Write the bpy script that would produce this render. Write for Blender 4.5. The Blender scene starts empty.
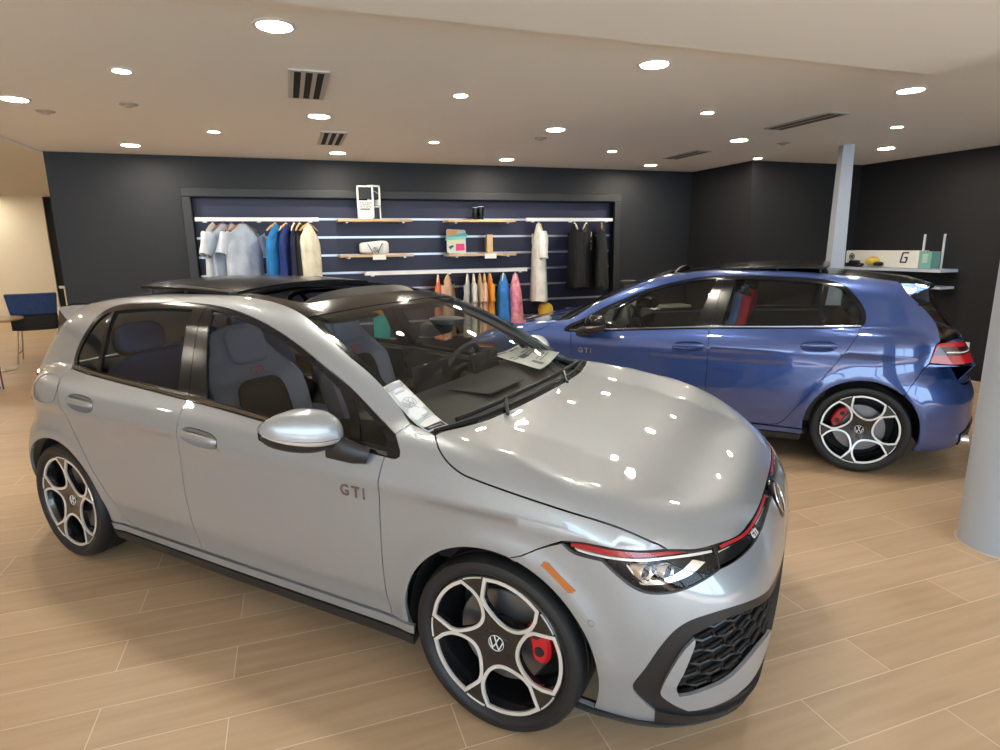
import numpy as np
import bpy, bmesh, math, random
from mathutils import Vector, Matrix
from mathutils.geometry import delaunay_2d_cdt
PI = math.pi
random.seed(7)
SC = bpy.context.scene
COL = SC.collection

# ---------------------------------------------------------------- tagging
def tag(o, label=None, cat=None, group=None, kind=None):
    if label: o['label'] = label
    if cat: o['category'] = cat
    if group: o['group'] = group
    if kind: o['kind'] = kind
    return o
def empty(name, loc=(0,0,0), rz=0.0, parent=None):
    o = bpy.data.objects.new(name, None); COL.objects.link(o)
    o.empty_display_size = .1
    o.location = loc; o.rotation_euler = (0,0,rz); o.parent = parent
    return o
def copy_tree(o, parent=None):
    c = o.copy(); COL.objects.link(c); c.parent = parent
    for ch in [k for k in bpy.data.objects if k.parent == o]: copy_tree(ch, c)
    return c
def link_mesh(name, me, mat=None, parent=None, loc=None, rot=None):
    o = bpy.data.objects.new(name, me); COL.objects.link(o)
    if mat is not None:
        for m in (mat if isinstance(mat, (list, tuple)) else [mat]): me.materials.append(m)
    o.parent = parent
    if loc is not None: o.location = loc
    if rot is not None: o.rotation_euler = rot
    return o

# ---------------------------------------------------------------- materials
MATS = {}
def mat(name, base=(.5,.5,.5), rough=.5, metal=0.0, coat=0.0, spec=None, emis=None, estr=1.0, ior=None, trans=None, sheen=None, alpha=None):
    if name in MATS: return MATS[name]
    m = bpy.data.materials.new(name); m.use_nodes = True
    b = m.node_tree.nodes['Principled BSDF']
    b.inputs['Base Color'].default_value = (*base, 1)
    b.inputs['Roughness'].default_value = rough
    b.inputs['Metallic'].default_value = metal
    b.inputs['Coat Weight'].default_value = coat
    b.inputs['Coat Roughness'].default_value = .03
    if spec is not None: b.inputs['Specular IOR Level'].default_value = spec
    if sheen: b.inputs['Sheen Weight'].default_value = sheen
    if emis is not None:
        b.inputs['Emission Color'].default_value = (*emis, 1); b.inputs['Emission Strength'].default_value = estr
    MATS[name] = m
    return m
def N(m, kind, **kw):
    n = m.node_tree.nodes.new(kind)
    for k, v in kw.items(): setattr(n, k, v)
    return n
def L(m, a, b): m.node_tree.links.new(a, b)
def bsdf(m): return m.node_tree.nodes['Principled BSDF']
def add_noise_color(m, c1, c2, scale=20, detail=4, coords='Object', stretch=(1,1,1)):
    tc = N(m, 'ShaderNodeTexCoord'); mp = N(m, 'ShaderNodeMapping'); mp.inputs['Scale'].default_value = stretch
    no = N(m, 'ShaderNodeTexNoise'); no.inputs['Scale'].default_value = scale; no.inputs['Detail'].default_value = detail
    cr = N(m, 'ShaderNodeValToRGB'); cr.color_ramp.elements[0].color = (*c1,1); cr.color_ramp.elements[1].color = (*c2,1)
    cr.color_ramp.elements[0].position = .3; cr.color_ramp.elements[1].position = .7
    L(m, tc.outputs[coords], mp.inputs[0]); L(m, mp.outputs[0], no.inputs['Vector']); L(m, no.outputs[0], cr.inputs[0])
    L(m, cr.outputs[0], bsdf(m).inputs['Base Color'])
def glass_mat(name, tint, refl=1.0):
    """thin pane: lets light straight through, tinted, with a fresnel mirror on top"""
    m = bpy.data.materials.new(name); m.use_nodes = True
    nt = m.node_tree; nt.nodes.clear()
    out = N(m, 'ShaderNodeOutputMaterial'); mix = N(m, 'ShaderNodeMixShader')
    tr = N(m, 'ShaderNodeBsdfTransparent'); gl = N(m, 'ShaderNodeBsdfGlossy'); fr = N(m, 'ShaderNodeFresnel')
    tr.inputs[0].default_value = (*tint, 1); gl.inputs['Roughness'].default_value = .02; fr.inputs[0].default_value = 1.5
    mu = N(m, 'ShaderNodeMath', operation='MULTIPLY'); mu.inputs[1].default_value = refl
    geo = N(m, 'ShaderNodeNewGeometry')
    # same reflectance from both faces of the pane
    ml = N(m, 'ShaderNodeMix', data_type='RGBA')
    L(m, fr.outputs[0], mu.inputs[0]); L(m, mu.outputs[0], mix.inputs[0])
    L(m, tr.outputs[0], mix.inputs[1]); L(m, gl.outputs[0], mix.inputs[2]); L(m, mix.outputs[0], out.inputs[0])
    lw = N(m, 'ShaderNodeLayerWeight'); lw.inputs[0].default_value = .5
    nt.nodes.remove(ml); nt.nodes.remove(geo)
    # layer weight 'Facing' is symmetric front/back: schlick curve from it
    p = N(m, 'ShaderNodeMath', operation='POWER'); p.inputs[1].default_value = 5
    a = N(m, 'ShaderNodeMath', operation='MULTIPLY_ADD'); a.inputs[1].default_value = .94; a.inputs[2].default_value = .05
    L(m, lw.outputs['Facing'], p.inputs[0]); L(m, p.outputs[0], a.inputs[0]); L(m, a.outputs[0], mu.inputs[0])
    nt.nodes.remove(fr)
    MATS[name] = m
    return m

# ---------------------------------------------------------------- mesh builder
class MB:
    def __init__(s): s.bm = bmesh.new()
    def _xf(s, vs, M):
        if M is not None: bmesh.ops.transform(s.bm, matrix=M, verts=vs)
    def box(s, c, d, bevel=0.0, seg=2, M=None, mi=0):
        r = bmesh.ops.create_cube(s.bm, size=1.0); vs = r['verts']
        bmesh.ops.scale(s.bm, vec=d, verts=vs); bmesh.ops.translate(s.bm, vec=c, verts=vs)
        fs = list({f for v in vs for f in v.link_faces})
        for f in fs: f.material_index = mi
        if bevel > 0:
            es = list({e for v in vs for e in v.link_edges})
            r = bmesh.ops.bevel(s.bm, geom=es, offset=min(bevel, min(d)*.49), segments=seg, profile=.5, affect='EDGES', clamp_overlap=True)
            vs = list({v for f in r['faces'] for v in f.verts} | {v for v in vs if v.is_valid})
            for f in r['faces']: f.material_index = mi
            vs = s._island(vs)
        s._xf(vs, M); return vs
    def _island(s, seeds):
        seen = set(); st = [v for v in seeds if v.is_valid]
        while st:
            v = st.pop()
            if v in seen: continue
            seen.add(v)
            for e in v.link_edges: st.append(e.other_vert(v))
        return list(seen)
    def tube(s, pts, r, n=10, cap=True, mi=0, closed=False):
        pts = [Vector(p) for p in pts]; rs = r if isinstance(r, list) else [r]*len(pts)
        rings = []; up = None; m = len(pts)
        for i, p in enumerate(pts):
            if closed: d = pts[(i+1) % m] - pts[i-1]
            else: d = pts[min(i+1, m-1)] - pts[max(i-1, 0)]
            d.normalize()
            if up is None:
                up = Vector((0,0,1)) if abs(d.z) < .9 else Vector((1,0,0))
            a = d.cross(up); 
            if a.length < 1e-5: a = d.cross(Vector((.3,.9,.1)))
            a.normalize(); b = a.cross(d); b.normalize(); up = b
            rr = rs[i]; rr = rr if isinstance(rr, (list, tuple)) else (rr, rr)
            rings.append([s.bm.verts.new(p + a*rr[0]*math.cos(2*PI*k/n) + b*rr[1]*math.sin(2*PI*k/n)) for k in range(n)])
        q = rings + ([rings[0]] if closed else [])
        for A, B in zip(q[:-1], q[1:]):
            for k in range(n):
                f = s.bm.faces.new((A[k], A[(k+1)%n], B[(k+1)%n], B[k])); f.material_index = mi
        if cap and not closed:
            s.bm.faces.new(rings[0][::-1]).material_index = mi; s.bm.faces.new(rings[-1]).material_index = mi
        return [v for R in rings for v in R]
    def cyl(s, p0, p1, r0, r1=None, n=24, cap=True, mi=0):
        return s.tube([p0, p1], [r0, r0 if r1 is None else r1], n, cap, mi)
    def lathe(s, prof, n=32, M=None, mi=0, closed=False):
        """profile of (radius, z) turned round the z axis"""
        rings = []
        for r, z in prof:
            if r < 1e-6: rings.append([s.bm.verts.new((0,0,z))])
            else: rings.append([s.bm.verts.new((r*math.cos(2*PI*k/n), r*math.sin(2*PI*k/n), z)) for k in range(n)])
        pr = list(zip(rings[:-1], rings[1:])) + ([(rings[-1], rings[0])] if closed else [])
        for A, B in pr:
            for k in range(n):
                a0, a1 = A[k % len(A)], A[(k+1) % len(A)]; b0, b1 = B[k % len(B)], B[(k+1) % len(B)]
                vs = [a0, a1, b1, b0]; u = []
                for v in vs:
                    if v not in u: u.append(v)
                if len(u) > 2:
                    try: s.bm.faces.new(u).material_index = mi
                    except ValueError: pass
        vs = [v for R in rings for v in R]
        s._xf(vs, M); return vs
    def prism(s, poly, h, M=None, mi=0, bevel=0):
        """polygon in xy extruded from z=0 to z=h"""
        a = [s.bm.verts.new((x, y, 0)) for x, y in poly]; b = [s.bm.verts.new((x, y, h)) for x, y in poly]
        n = len(poly); fs = [s.bm.faces.new(a[::-1]), s.bm.faces.new(b)]
        for k in range(n): fs.append(s.bm.faces.new((a[k], a[(k+1)%n], b[(k+1)%n], b[k])))
        for f in fs: f.material_index = mi
        vs = a + b
        bmesh.ops.recalc_face_normals(s.bm, faces=fs)
        if bevel:
            es = [e for e in fs[1].edges]
            bmesh.ops.bevel(s.bm, geom=es, offset=bevel, segments=2, profile=.5, affect='EDGES', clamp_overlap=True)
            vs = s._island(vs)
        s._xf(vs, M); return vs
    def grid(s, fn, nu, nv, mi=0, wrap_u=False):
        g = [[s.bm.verts.new(fn(i/(nu if wrap_u else nu-1), j/(nv-1))) for j in range(nv)] for i in range(nu)]
        for i in range(nu if wrap_u else nu-1):
            for j in range(nv-1):
                i2 = (i+1) % nu
                s.bm.faces.new((g[i][j], g[i2][j], g[i2][j+1], g[i][j+1])).material_index = mi
        return g
    def soft(s, c, d, p=3.0, n=24, M=None, mi=0, fn=None):
        """superellipsoid cushion of full size d"""
        vs = []
        def sp(v, e): return math.copysign(abs(v)**e, v)
        e = 2.0/p
        rings = []
        for j in range(1, n//2):
            th = -PI/2 + PI*j/(n//2); R = []
            for i in range(n):
                ph = 2*PI*i/n
                q = Vector((sp(math.cos(th),e)*sp(math.cos(ph),e)*d[0]/2, sp(math.cos(th),e)*sp(math.sin(ph),e)*d[1]/2, sp(math.sin(th),e)*d[2]/2))
                if fn: q = fn(q)
                R.append(s.bm.verts.new(q + Vector(c)))
            rings.append(R)
        for A, B in zip(rings[:-1], rings[1:]):
            for k in range(n): s.bm.faces.new((A[k], A[(k+1)%n], B[(k+1)%n], B[k])).material_index = mi
        s.bm.faces.new(rings[0][::-1]).material_index = mi; s.bm.faces.new(rings[-1]).material_index = mi
        vs = [v for R in rings for v in R]
        s._xf(vs, M); return vs
    def build(s, name, m=None, parent=None, smooth=True, angle=35, loc=None, rot=None, recalc=True):
        if recalc: bmesh.ops.recalc_face_normals(s.bm, faces=s.bm.faces)
        me = bpy.data.meshes.new(name); s.bm.to_mesh(me); s.bm.free()
        if smooth:
            me.polygons.foreach_set('use_smooth', [True]*len(me.polygons))
            me.set_sharp_from_angle(angle=math.radians(angle))
        return link_mesh(name, me, m, parent, loc, rot)

def text_mesh(txt, size, depth, shear=0.0, bold=0.0, space=1.0):
    """lettering lying in the xy plane, centred, as a mesh"""
    cu = bpy.data.curves.new('lettering', 'FONT'); cu.body = txt; cu.size = size; cu.extrude = depth; cu.shear = shear
    cu.align_x = 'CENTER'; cu.align_y = 'CENTER'; cu.offset = bold; cu.space_character = space
    cu.resolution_u = 3
    o = bpy.data.objects.new('lettering', cu); COL.objects.link(o)
    dg = bpy.context.evaluated_depsgraph_get(); dg.update()
    me = bpy.data.meshes.new_from_object(o.evaluated_get(dg))
    bpy.data.objects.remove(o); bpy.data.curves.remove(cu)
    me.materials.clear()
    return me
def pch_exact(x, xs, ys):
    """monotone cubic interpolation with linear extrapolation"""
    xs = np.asarray(xs, float); ys = np.asarray(ys, float)
    if xs[0] > xs[-1]: xs, ys = xs[::-1], ys[::-1]
    h = np.diff(xs); d = np.diff(ys) / h
    m = np.empty(len(xs)); m[0] = d[0]; m[-1] = d[-1]
    for i in range(1, len(xs) - 1):
        if d[i-1] * d[i] <= 0: m[i] = 0
        else:
            w1 = 2*h[i] + h[i-1]; w2 = h[i] + 2*h[i-1]
            m[i] = (w1 + w2) / (w1 / d[i-1] + w2 / d[i])
    x = np.asarray(x, float)
    i = np.clip(np.searchsorted(xs, x) - 1, 0, len(h) - 1)
    t = (x - xs[i]) / h[i]; tc = np.clip(t, 0, 1)
    t2 = tc*tc; t3 = t2*tc
    r = (2*t3-3*t2+1)*ys[i] + (t3-2*t2+tc)*h[i]*m[i] + (-2*t3+3*t2)*ys[i+1] + (t3-t2)*h[i]*m[i+1]
    r = r + np.where(t < 0, t*h[i]*m[0], 0) + np.where(t > 1, (t-1)*h[i]*m[-1], 0)
    return r
_TAB = {}
def pch(x, xs, ys):
    k = id(xs)
    if k not in _TAB:
        a, b = min(xs), max(xs); m = (b-a)*.6; g = np.linspace(a-m, b+m, 6000)
        _TAB[k] = (g, pch_exact(g, xs, ys), xs)
    t = _TAB[k]
    return np.interp(x, t[0], t[1])
def smax(a, b, k):
    h = np.maximum(k - np.abs(a - b), 0)
    return np.maximum(a, b) + h*h/(4*k)
def smin(a, b, k): return -smax(-a, -b, k)
def smooth(x, a, b):
    t = np.clip((x-a)/(b-a), 0, 1); return t*t*(3-2*t)
WB = 2.631
T_WP = ([.95,.7,.55,.4,.2,0,-.4,-.9,-1.5,-2.1,-2.6,-2.9,-3.2,-3.5],
        [.76,.835,.865,.885,.893,.893,.884,.887,.891,.893,.895,.893,.865,.81])
T_OZ = ([.10,.2,.3,.385,.41,.50,.62,.74,.80,.845,.86], [.088,.066,.050,.0335,.0265,.016,.0085,.0085,.0095,.0070,0])
T_ZC = ([1.0,.85,.80,.755,.71,.65,.55,.4,.2,0,-.2,-.5,-1,-2,-2.6,-3.1,-3.4],
        [.45,.66,.705,.745,.778,.808,.845,.89,.938,.975,1.002,1.02,1.035,1.06,1.075,1.03,.95])
T_XN = ([.1,.15,.2,.28,.4,.5,.58,.63,.68,.72,.76,.85], [.74,.785,.815,.838,.842,.837,.825,.812,.795,.78,.762,.70])
T_XR = ([.1,.18,.25,.35,.5,.62,.70,.74,.80,.9,1.0,1.1], [-3.31,-3.39,-3.425,-3.435,-3.435,-3.40,-3.345,-3.295,-3.265,-3.255,-3.23,-3.17])
T_ROOF = ([-.7,-.95,-1.2,-1.6,-2.0,-2.5,-2.9,-3.1], [1.35,1.412,1.447,1.468,1.464,1.43,1.378,1.345])
T_WS = ([0,-.19,-.5,-.8,-1.05,-1.3], [.885,1.0,1.18,1.325,1.425,1.50])
T_BELT = ([0,-.4,-.9,-1.58,-2.2,-2.6,-2.9,-3.2,-3.5], [.755,.787,.815,.836,.832,.79,.745,.69,.63])
T_XH = ([.9,1.0,1.1,1.2,1.34,1.45,1.55], [-3.32,-3.26,-3.185,-3.11,-3.02,-2.94,-2.87])
def zcrease(x): return .820 - .022*(x+.3)
def Wside(x, z):
    zc = zcrease(x); u = z - zc
    lo = pch(np.minimum(u, 0) + .86, *T_OZ)
    up = np.maximum(u, 0)
    hi = (.17*up + 1.35*up*up)*(1 - .4*smooth(-x, 2.2, 2.9))
    w = pch(x, *T_WP) - lo - hi
    for xc in (0, -WB):
        r = np.hypot(x - xc, z - .322)
        w = w + .010*np.exp(-((r-.385)/.045)**2)*smooth(z, .12, .3)
    return w
def hood_drop(s):
    return .010*(np.minimum(s,.5)/.5)**2 - .05*np.maximum(s-.5,0)
def body(x, s, z):
    s = np.abs(s)
    d_side = s - Wside(x, z)
    d_front = x - (pch(z, *T_XN) - .07*s*s - .18*np.maximum(s-.45,0)**2)
    d_rear = (pch(z, *T_XR) + .42*s*s) - x
    d_top = (z - (pch(x, *T_ZC) - hood_drop(s)*smooth(x,-1.2,-.2) - .06*s*s*(1-smooth(x,-1.2,-.2))))*.95
    k = .085 + .10*smooth(x, .2, .65)*smooth(s,.3,.7) - .035*smooth(x,.3,.7)*(1-smooth(s,.15,.6))
    lo = smax(d_side, d_front, .32)
    lo = smax(lo, d_rear, .27)
    lo = smax(lo, d_top, k)
    lo = smax(lo, .165 - z, .04)
    u = np.maximum(z - .95, 0); v = np.minimum(z - .95, 0)
    d_gl = s - (pch(x, *T_BELT) - .37*u - .12*u*u - .2*v)
    d_rf = z - (pch(x, *T_ROOF) - .125*s*s)
    d_ws = (z - pch(x + .27*s*s, *T_WS))*.88
    d_bk = ((pch(z, *T_XH) + .20*s*s) - x)*.8
    g = smax(d_rf, d_ws, .10)
    g = smax(g, d_bk, .06)
    g = smax(g, d_gl, .11)
    g = np.maximum(g, .8 - z)
    return smin(lo, g, .035)
def grad(P):
    e = 1e-4; x, y, z = P[:,0], P[:,1], P[:,2]
    g = np.stack([body(x+e,y,z)-body(x-e,y,z), body(x,y+e,z)-body(x,y-e,z), body(x,y,z+e)-body(x,y,z-e)], -1)
    return g/np.maximum(np.linalg.norm(g, axis=1), 1e-12)[:,None]
def hit(O, D, t0, t1, n=160, off=0.0):
    """first outside-to-inside crossing of the body surface along rays O+t*D, t from t0 to t1"""
    O = np.broadcast_to(O, D.shape); N = len(D)
    t = np.full(N, np.nan); prev = None; found = np.zeros(N, bool); lo = np.full(N, t0, float); hi = np.full(N, t1, float)
    for tt in np.linspace(t0, t1, n):
        P = O + D*tt; f = body(P[:,0], P[:,1], P[:,2]) - off
        if prev is not None:
            c = (~found) & (prev > 0) & (f <= 0)
            lo[c] = pt; hi[c] = tt; found |= c
        prev = f; pt = tt
    for _ in range(24):
        mid = (lo+hi)/2; P = O + D*mid[:,None]; f = body(P[:,0], P[:,1], P[:,2]) - off
        ins = f <= 0; hi = np.where(ins, mid, hi); lo = np.where(ins, lo, mid)
    P = O + D*((lo+hi)/2)[:,None]; P[~found] = np.nan
    return P
# ---------------------------------------------------------------- body panels cut from one smooth body surface
def snap(P, it=6):
    P = np.array(P, float)
    for _ in range(it):
        e = 1e-4; x, y, z = P[:,0], P[:,1], P[:,2]
        f = body(x, y, z)
        g = np.stack([body(x+e,y,z)-body(x-e,y,z), body(x,y+e,z)-body(x,y-e,z), body(x,y,z+e)-body(x,y,z-e)], -1)/(2*e)
        P = P - (f/np.maximum((g*g).sum(1), .05))[:,None]*g*.9
    return P
class Roll:
    def __init__(s, y0, z0, R=.65): s.y0, s.z0, s.R = y0, z0, R
    def to2d(s, P): return np.stack([P[:,0], np.arctan2(P[:,2]-s.z0, P[:,1]-s.y0)*s.R], -1)
    def rays(s, U):
        a = U[:,1]/s.R; n = len(U); z = np.zeros(n)
        return np.stack([U[:,0], z+s.y0, z+s.z0], -1), np.stack([z, np.cos(a), np.sin(a)], -1), 1.15, .03
class Cyl:
    def __init__(s, x0, sg=1, R=.9): s.x0, s.sg, s.R = x0, sg, R
    def to2d(s, P): return np.stack([np.arctan2(P[:,1], s.sg*(P[:,0]-s.x0))*s.R, P[:,2]], -1)
    def rays(s, U):
        a = U[:,0]/s.R; n = len(U); z = np.zeros(n)
        return np.stack([z+s.x0, z, U[:,1]], -1), np.stack([s.sg*np.cos(a), np.sin(a), z], -1), 1.5, .2
def crom(pts, step):
    P = np.asarray(pts, float)
    if len(P) == 2: Q = [P[0], P[1]]
    else:
        E = np.vstack([2*P[0]-P[1], P, 2*P[-1]-P[-2]]); Q = []
        for i in range(1, len(E)-2):
            p0, p1, p2, p3 = E[i-1:i+3]
            t0 = 0; t1 = t0+np.linalg.norm(p1-p0)**.5; t2 = t1+np.linalg.norm(p2-p1)**.5; t3 = t2+np.linalg.norm(p3-p2)**.5
            for t in np.linspace(t1, t2, 12, endpoint=False):
                A1 = (t1-t)/(t1-t0)*p0+(t-t0)/(t1-t0)*p1; A2 = (t2-t)/(t2-t1)*p1+(t-t1)/(t2-t1)*p2; A3 = (t3-t)/(t3-t2)*p2+(t-t2)/(t3-t2)*p3
                B1 = (t2-t)/(t2-t0)*A1+(t-t0)/(t2-t0)*A2; B2 = (t3-t)/(t3-t1)*A2+(t-t1)/(t3-t1)*A3
                Q.append((t2-t)/(t2-t1)*B1+(t-t1)/(t2-t1)*B2)
        Q.append(P[-1])
    Q = np.array(Q); d = np.r_[0, np.cumsum(np.linalg.norm(np.diff(Q, axis=0), axis=1))]
    n = max(1, int(round(d[-1]/step))); t = np.linspace(0, d[-1], n+1)
    return np.stack([np.interp(t, d, Q[:,k]) for k in range(Q.shape[1])], -1)
def outline(segs, step, snapit=True):
    """closed 3-D outline from segments; smooth inside a segment, corners where segments meet"""
    R = []
    for k, sg in enumerate(segs):
        nx = segs[(k+1) % len(segs)]
        s = [tuple(p) for p in sg]
        if np.linalg.norm(np.array(s[-1])-np.array(nx[0])) > 1e-6: s = s + [tuple(nx[0])] if len(s) == 1 else s
        c = crom(s, step)
        joined = np.linalg.norm(np.array(s[-1])-np.array(nx[0])) < 1e-6
        R.append(c[:-1] if joined else c)
    P = np.vstack(R); Q = []
    for a, b in zip(P, np.roll(P, -1, 0)):
        n = max(1, int(np.ceil(np.linalg.norm(b-a)/(step*1.5))))
        if np.linalg.norm(b-a) < 1e-6: continue
        Q += [a+(b-a)*t/n for t in range(n)]
    P = np.array(Q)
    return snap(P) if snapit else P
def area2(U): return .5*np.sum(U[:,0]*np.roll(U[:,1],-1)-np.roll(U[:,0],-1)*U[:,1])
def inset(U, g):
    if area2(U) < 0: U = U[::-1]
    d = np.roll(U,-1,0)-U; d /= np.maximum(np.linalg.norm(d,axis=1),1e-9)[:,None]
    n = np.stack([-d[:,1], d[:,0]], -1)
    m = n + np.roll(n,1,0); l = np.linalg.norm(m,axis=1); m /= np.maximum(l,1e-6)[:,None]
    k = np.clip(2/np.maximum(l,.8), 1, 2.2)
    return U + m*(g*k)[:,None]
def inpoly(Q, U):
    x, y = Q[:,0], Q[:,1]; c = np.zeros(len(Q), bool)
    for (x1,y1),(x2,y2) in zip(U, np.roll(U,-1,0)):
        if y1 == y2: continue
        c ^= ((y1 > y) != (y2 > y)) & (x < (x2-x1)*(y-y1)/(y2-y1)+x1)
    return c
def segdist(Q, U):
    d = np.full(len(Q), 9.0)
    for a, b in zip(U, np.roll(U,-1,0)):
        ab = b-a; t = np.clip(((Q-a)@ab)/max(ab@ab,1e-12),0,1); d = np.minimum(d, np.linalg.norm(Q-a-t[:,None]*ab,axis=1))
    return d
def panel_mesh(name, outer, proj, holes=(), step=.03, off=0.0, gap=.0022, thick=.014, flip=False):
    U0 = inset(proj.to2d(outer), gap); loops = [U0]
    for h in holes: loops.append(inset(proj.to2d(h), -gap)[::-1])
    lo, hi = U0.min(0), U0.max(0)
    gx = np.arange(lo[0]+step*.5, hi[0], step); gy = np.arange(lo[1]+step*.5, hi[1], step*.866)
    G = np.array([(x+(j%2)*step*.5, y) for j, y in enumerate(gy) for x in gx])
    if len(G):
        k = inpoly(G, U0)
        for h in loops[1:]: k &= ~inpoly(G, h)
        G = G[k]
        for h in loops:
            if len(G): G = G[segdist(G, h) > step*.42]
    verts = []; edges = []
    for h in loops:
        b = len(verts); n = len(h); verts += [tuple(p) for p in h]; edges += [(b+i, b+(i+1)%n) for i in range(n)]
    verts += [tuple(p) for p in G]
    r = delaunay_2d_cdt([Vector(v) for v in verts], edges, [], 0, 1e-7)
    V = np.array([tuple(v) for v in r[0]]); T = np.array([f for f in r[2] if len(f) == 3])
    c = V[T].mean(1); k = inpoly(c, U0)
    for h in loops[1:]: k &= ~inpoly(c, h)
    T = T[k]
    used = np.unique(T); rm = -np.ones(len(V), int); rm[used] = np.arange(len(used)); V = V[used]; T = rm[T]
    O, D, t0, t1 = proj.rays(V)
    P = hit(O, D, t0, t1, 70, off)
    bad = np.isnan(P[:,0])
    if bad.any():
        good = np.where(~bad)[0]
        for i in np.where(bad)[0]: P[i] = P[good[np.argmin(((V[good]-V[i])**2).sum(1))]]
    Nn = grad(P)
    # consistent outward winding
    fn = np.cross(P[T[:,1]]-P[T[:,0]], P[T[:,2]]-P[T[:,0]])
    s = (fn*Nn[T].mean(1)).sum(1) < 0
    T[s] = T[s][:, ::-1]
    # border edges
    cnt = {}
    for a, b, c_ in T:
        for e in ((a,b),(b,c_),(c_,a)): cnt[e] = cnt.get(e, 0)+1
    be = [e for e in cnt if (e[1], e[0]) not in cnt]
    vs = [tuple(p) for p in P]; fs = [tuple(int(i) for i in t) for t in T]; ln = [Nn[i] for t in T for i in t]
    if thick > 0:
        top = {}; low = {}
        for e in be:
            for i in e:
                if i not in top:
                    top[i] = len(vs); vs.append(tuple(P[i])); low[i] = len(vs); vs.append(tuple(P[i]-Nn[i]*thick))
        for a, b in be:
            q = (top[b], top[a], low[a], low[b]); fs.append(q)
            n = np.cross(np.array(vs[q[1]])-np.array(vs[q[0]]), np.array(vs[q[3]])-np.array(vs[q[0]])); n = n/max(np.linalg.norm(n),1e-9)
            ln += [n]*4
    if flip:
        vs = [(x,-y,z) for x,y,z in vs]; nf = []; nl = []; k = 0
        for f in fs:
            nf.append(f[::-1]); nl += [l*np.array((1,-1,1)) for l in ln[k:k+len(f)][::-1]]; k += len(f)
        fs, ln = nf, nl
    me = bpy.data.meshes.new(name); me.from_pydata(vs, [], fs); me.update()
    me.polygons.foreach_set('use_smooth', [True]*len(fs))
    me.normals_split_custom_set([tuple(n) for n in ln])
    return me
def mirror_mesh(me):
    m = me.copy(); 
    nl = [tuple(l.vector) for l in m.corner_normals]
    loops = [list(p.vertices) for p in m.polygons]; starts = [p.loop_start for p in m.polygons]
    vs = [(v.co.x, -v.co.y, v.co.z) for v in m.vertices]; fs = [l[::-1] for l in loops]
    ln = []
    for st, l in zip(starts, loops):
        for i in range(len(l)-1, -1, -1):
            a = nl[st+i]; ln.append((a[0], -a[1], a[2]))
    r = bpy.data.meshes.new(me.name); r.from_pydata(vs, [], fs); r.update()
    r.polygons.foreach_set('use_smooth', [True]*len(fs)); r.normals_split_custom_set(ln)
    for mm in me.materials: r.materials.append(mm)
    return r
# ---------------------------------------------------------------- the hatchback (built once, x forward, +y left, front axle at the origin)
def glossblack(): return mat('gloss_black_trim', (.010,.010,.011), .16, spec=.3)
def satinblack(): return mat('satin_black_plastic', (.013,.013,.015), .42)
def Yp(pts):
    """(x, z) seen square from the side -> point on the flank"""
    U = np.array(pts, float); n = len(U)
    O = np.stack([U[:,0], np.zeros(n), U[:,1]], -1); D = np.tile((0.,1.,0.), (n,1))
    return [tuple(p) for p in hit(O, D, 1.2, .02, 80)]
def Fp(pts):
    """(angle, z) round the nose -> point on the front"""
    U = np.array(pts, float); n = len(U); a = np.radians(U[:,0])
    O = np.stack([np.full(n,-.3), np.zeros(n), U[:,1]], -1); D = np.stack([np.cos(a), np.sin(a), np.zeros(n)], -1)
    return [tuple(p) for p in hit(O, D, 1.6, .3, 120)]
def Rp(pts):
    """(angle, z) round the tail"""
    U = np.array(pts, float); n = len(U); a = np.radians(U[:,0])
    O = np.stack([np.full(n,-2.5), np.zeros(n), U[:,1]], -1); D = np.stack([-np.cos(a), np.sin(a), np.zeros(n)], -1)
    return [tuple(p) for p in hit(O, D, 1.5, .2, 120)]
def mir(pts): return [(x,-y,z) for x,y,z in pts[::-1]]
def arch(xc, r, a0, a1, n=14):
    return Yp([(xc+r*math.cos(math.radians(a)), .322+r*math.sin(math.radians(a))) for a in np.linspace(a0, a1, n)])
SIDE = Roll(.2,.6); HI = Roll(.1,.75); TOP = Roll(0,.35); ROOFP = Roll(0,.6); NOSE = Cyl(-.3); TAIL = Cyl(-2.5,-1)
PAINT = 'PAINT'
def both(name, segs, proj, m, parent, holes=(), **kw):
    """the same panel on both flanks; returns (left, right)"""
    st = kw.get('step', .03)
    o = outline(segs, st*.6); hs = [outline(h, st*.6) for h in holes]
    me = panel_mesh(name, o, proj, hs, **kw); mr = mirror_mesh(me)
    return link_mesh(name, me, m, parent), link_mesh(name, mr, m, parent)
def single(name, segs, proj, m, parent, holes=(), **kw):
    st = kw.get('step', .03)
    me = panel_mesh(name, outline(segs, st*.6), proj, [outline(h, st*.6) for h in holes], **kw)
    return link_mesh(name, me, m, parent)
def line_on(name_mb, pts, r, off=.001, lift=True):
    """flat bead running along points on the surface"""
    c = snap(crom(pts, .03)); c = c + grad(c)*off
    name_mb.tube([tuple(p) for p in c], r, 8)

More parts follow.
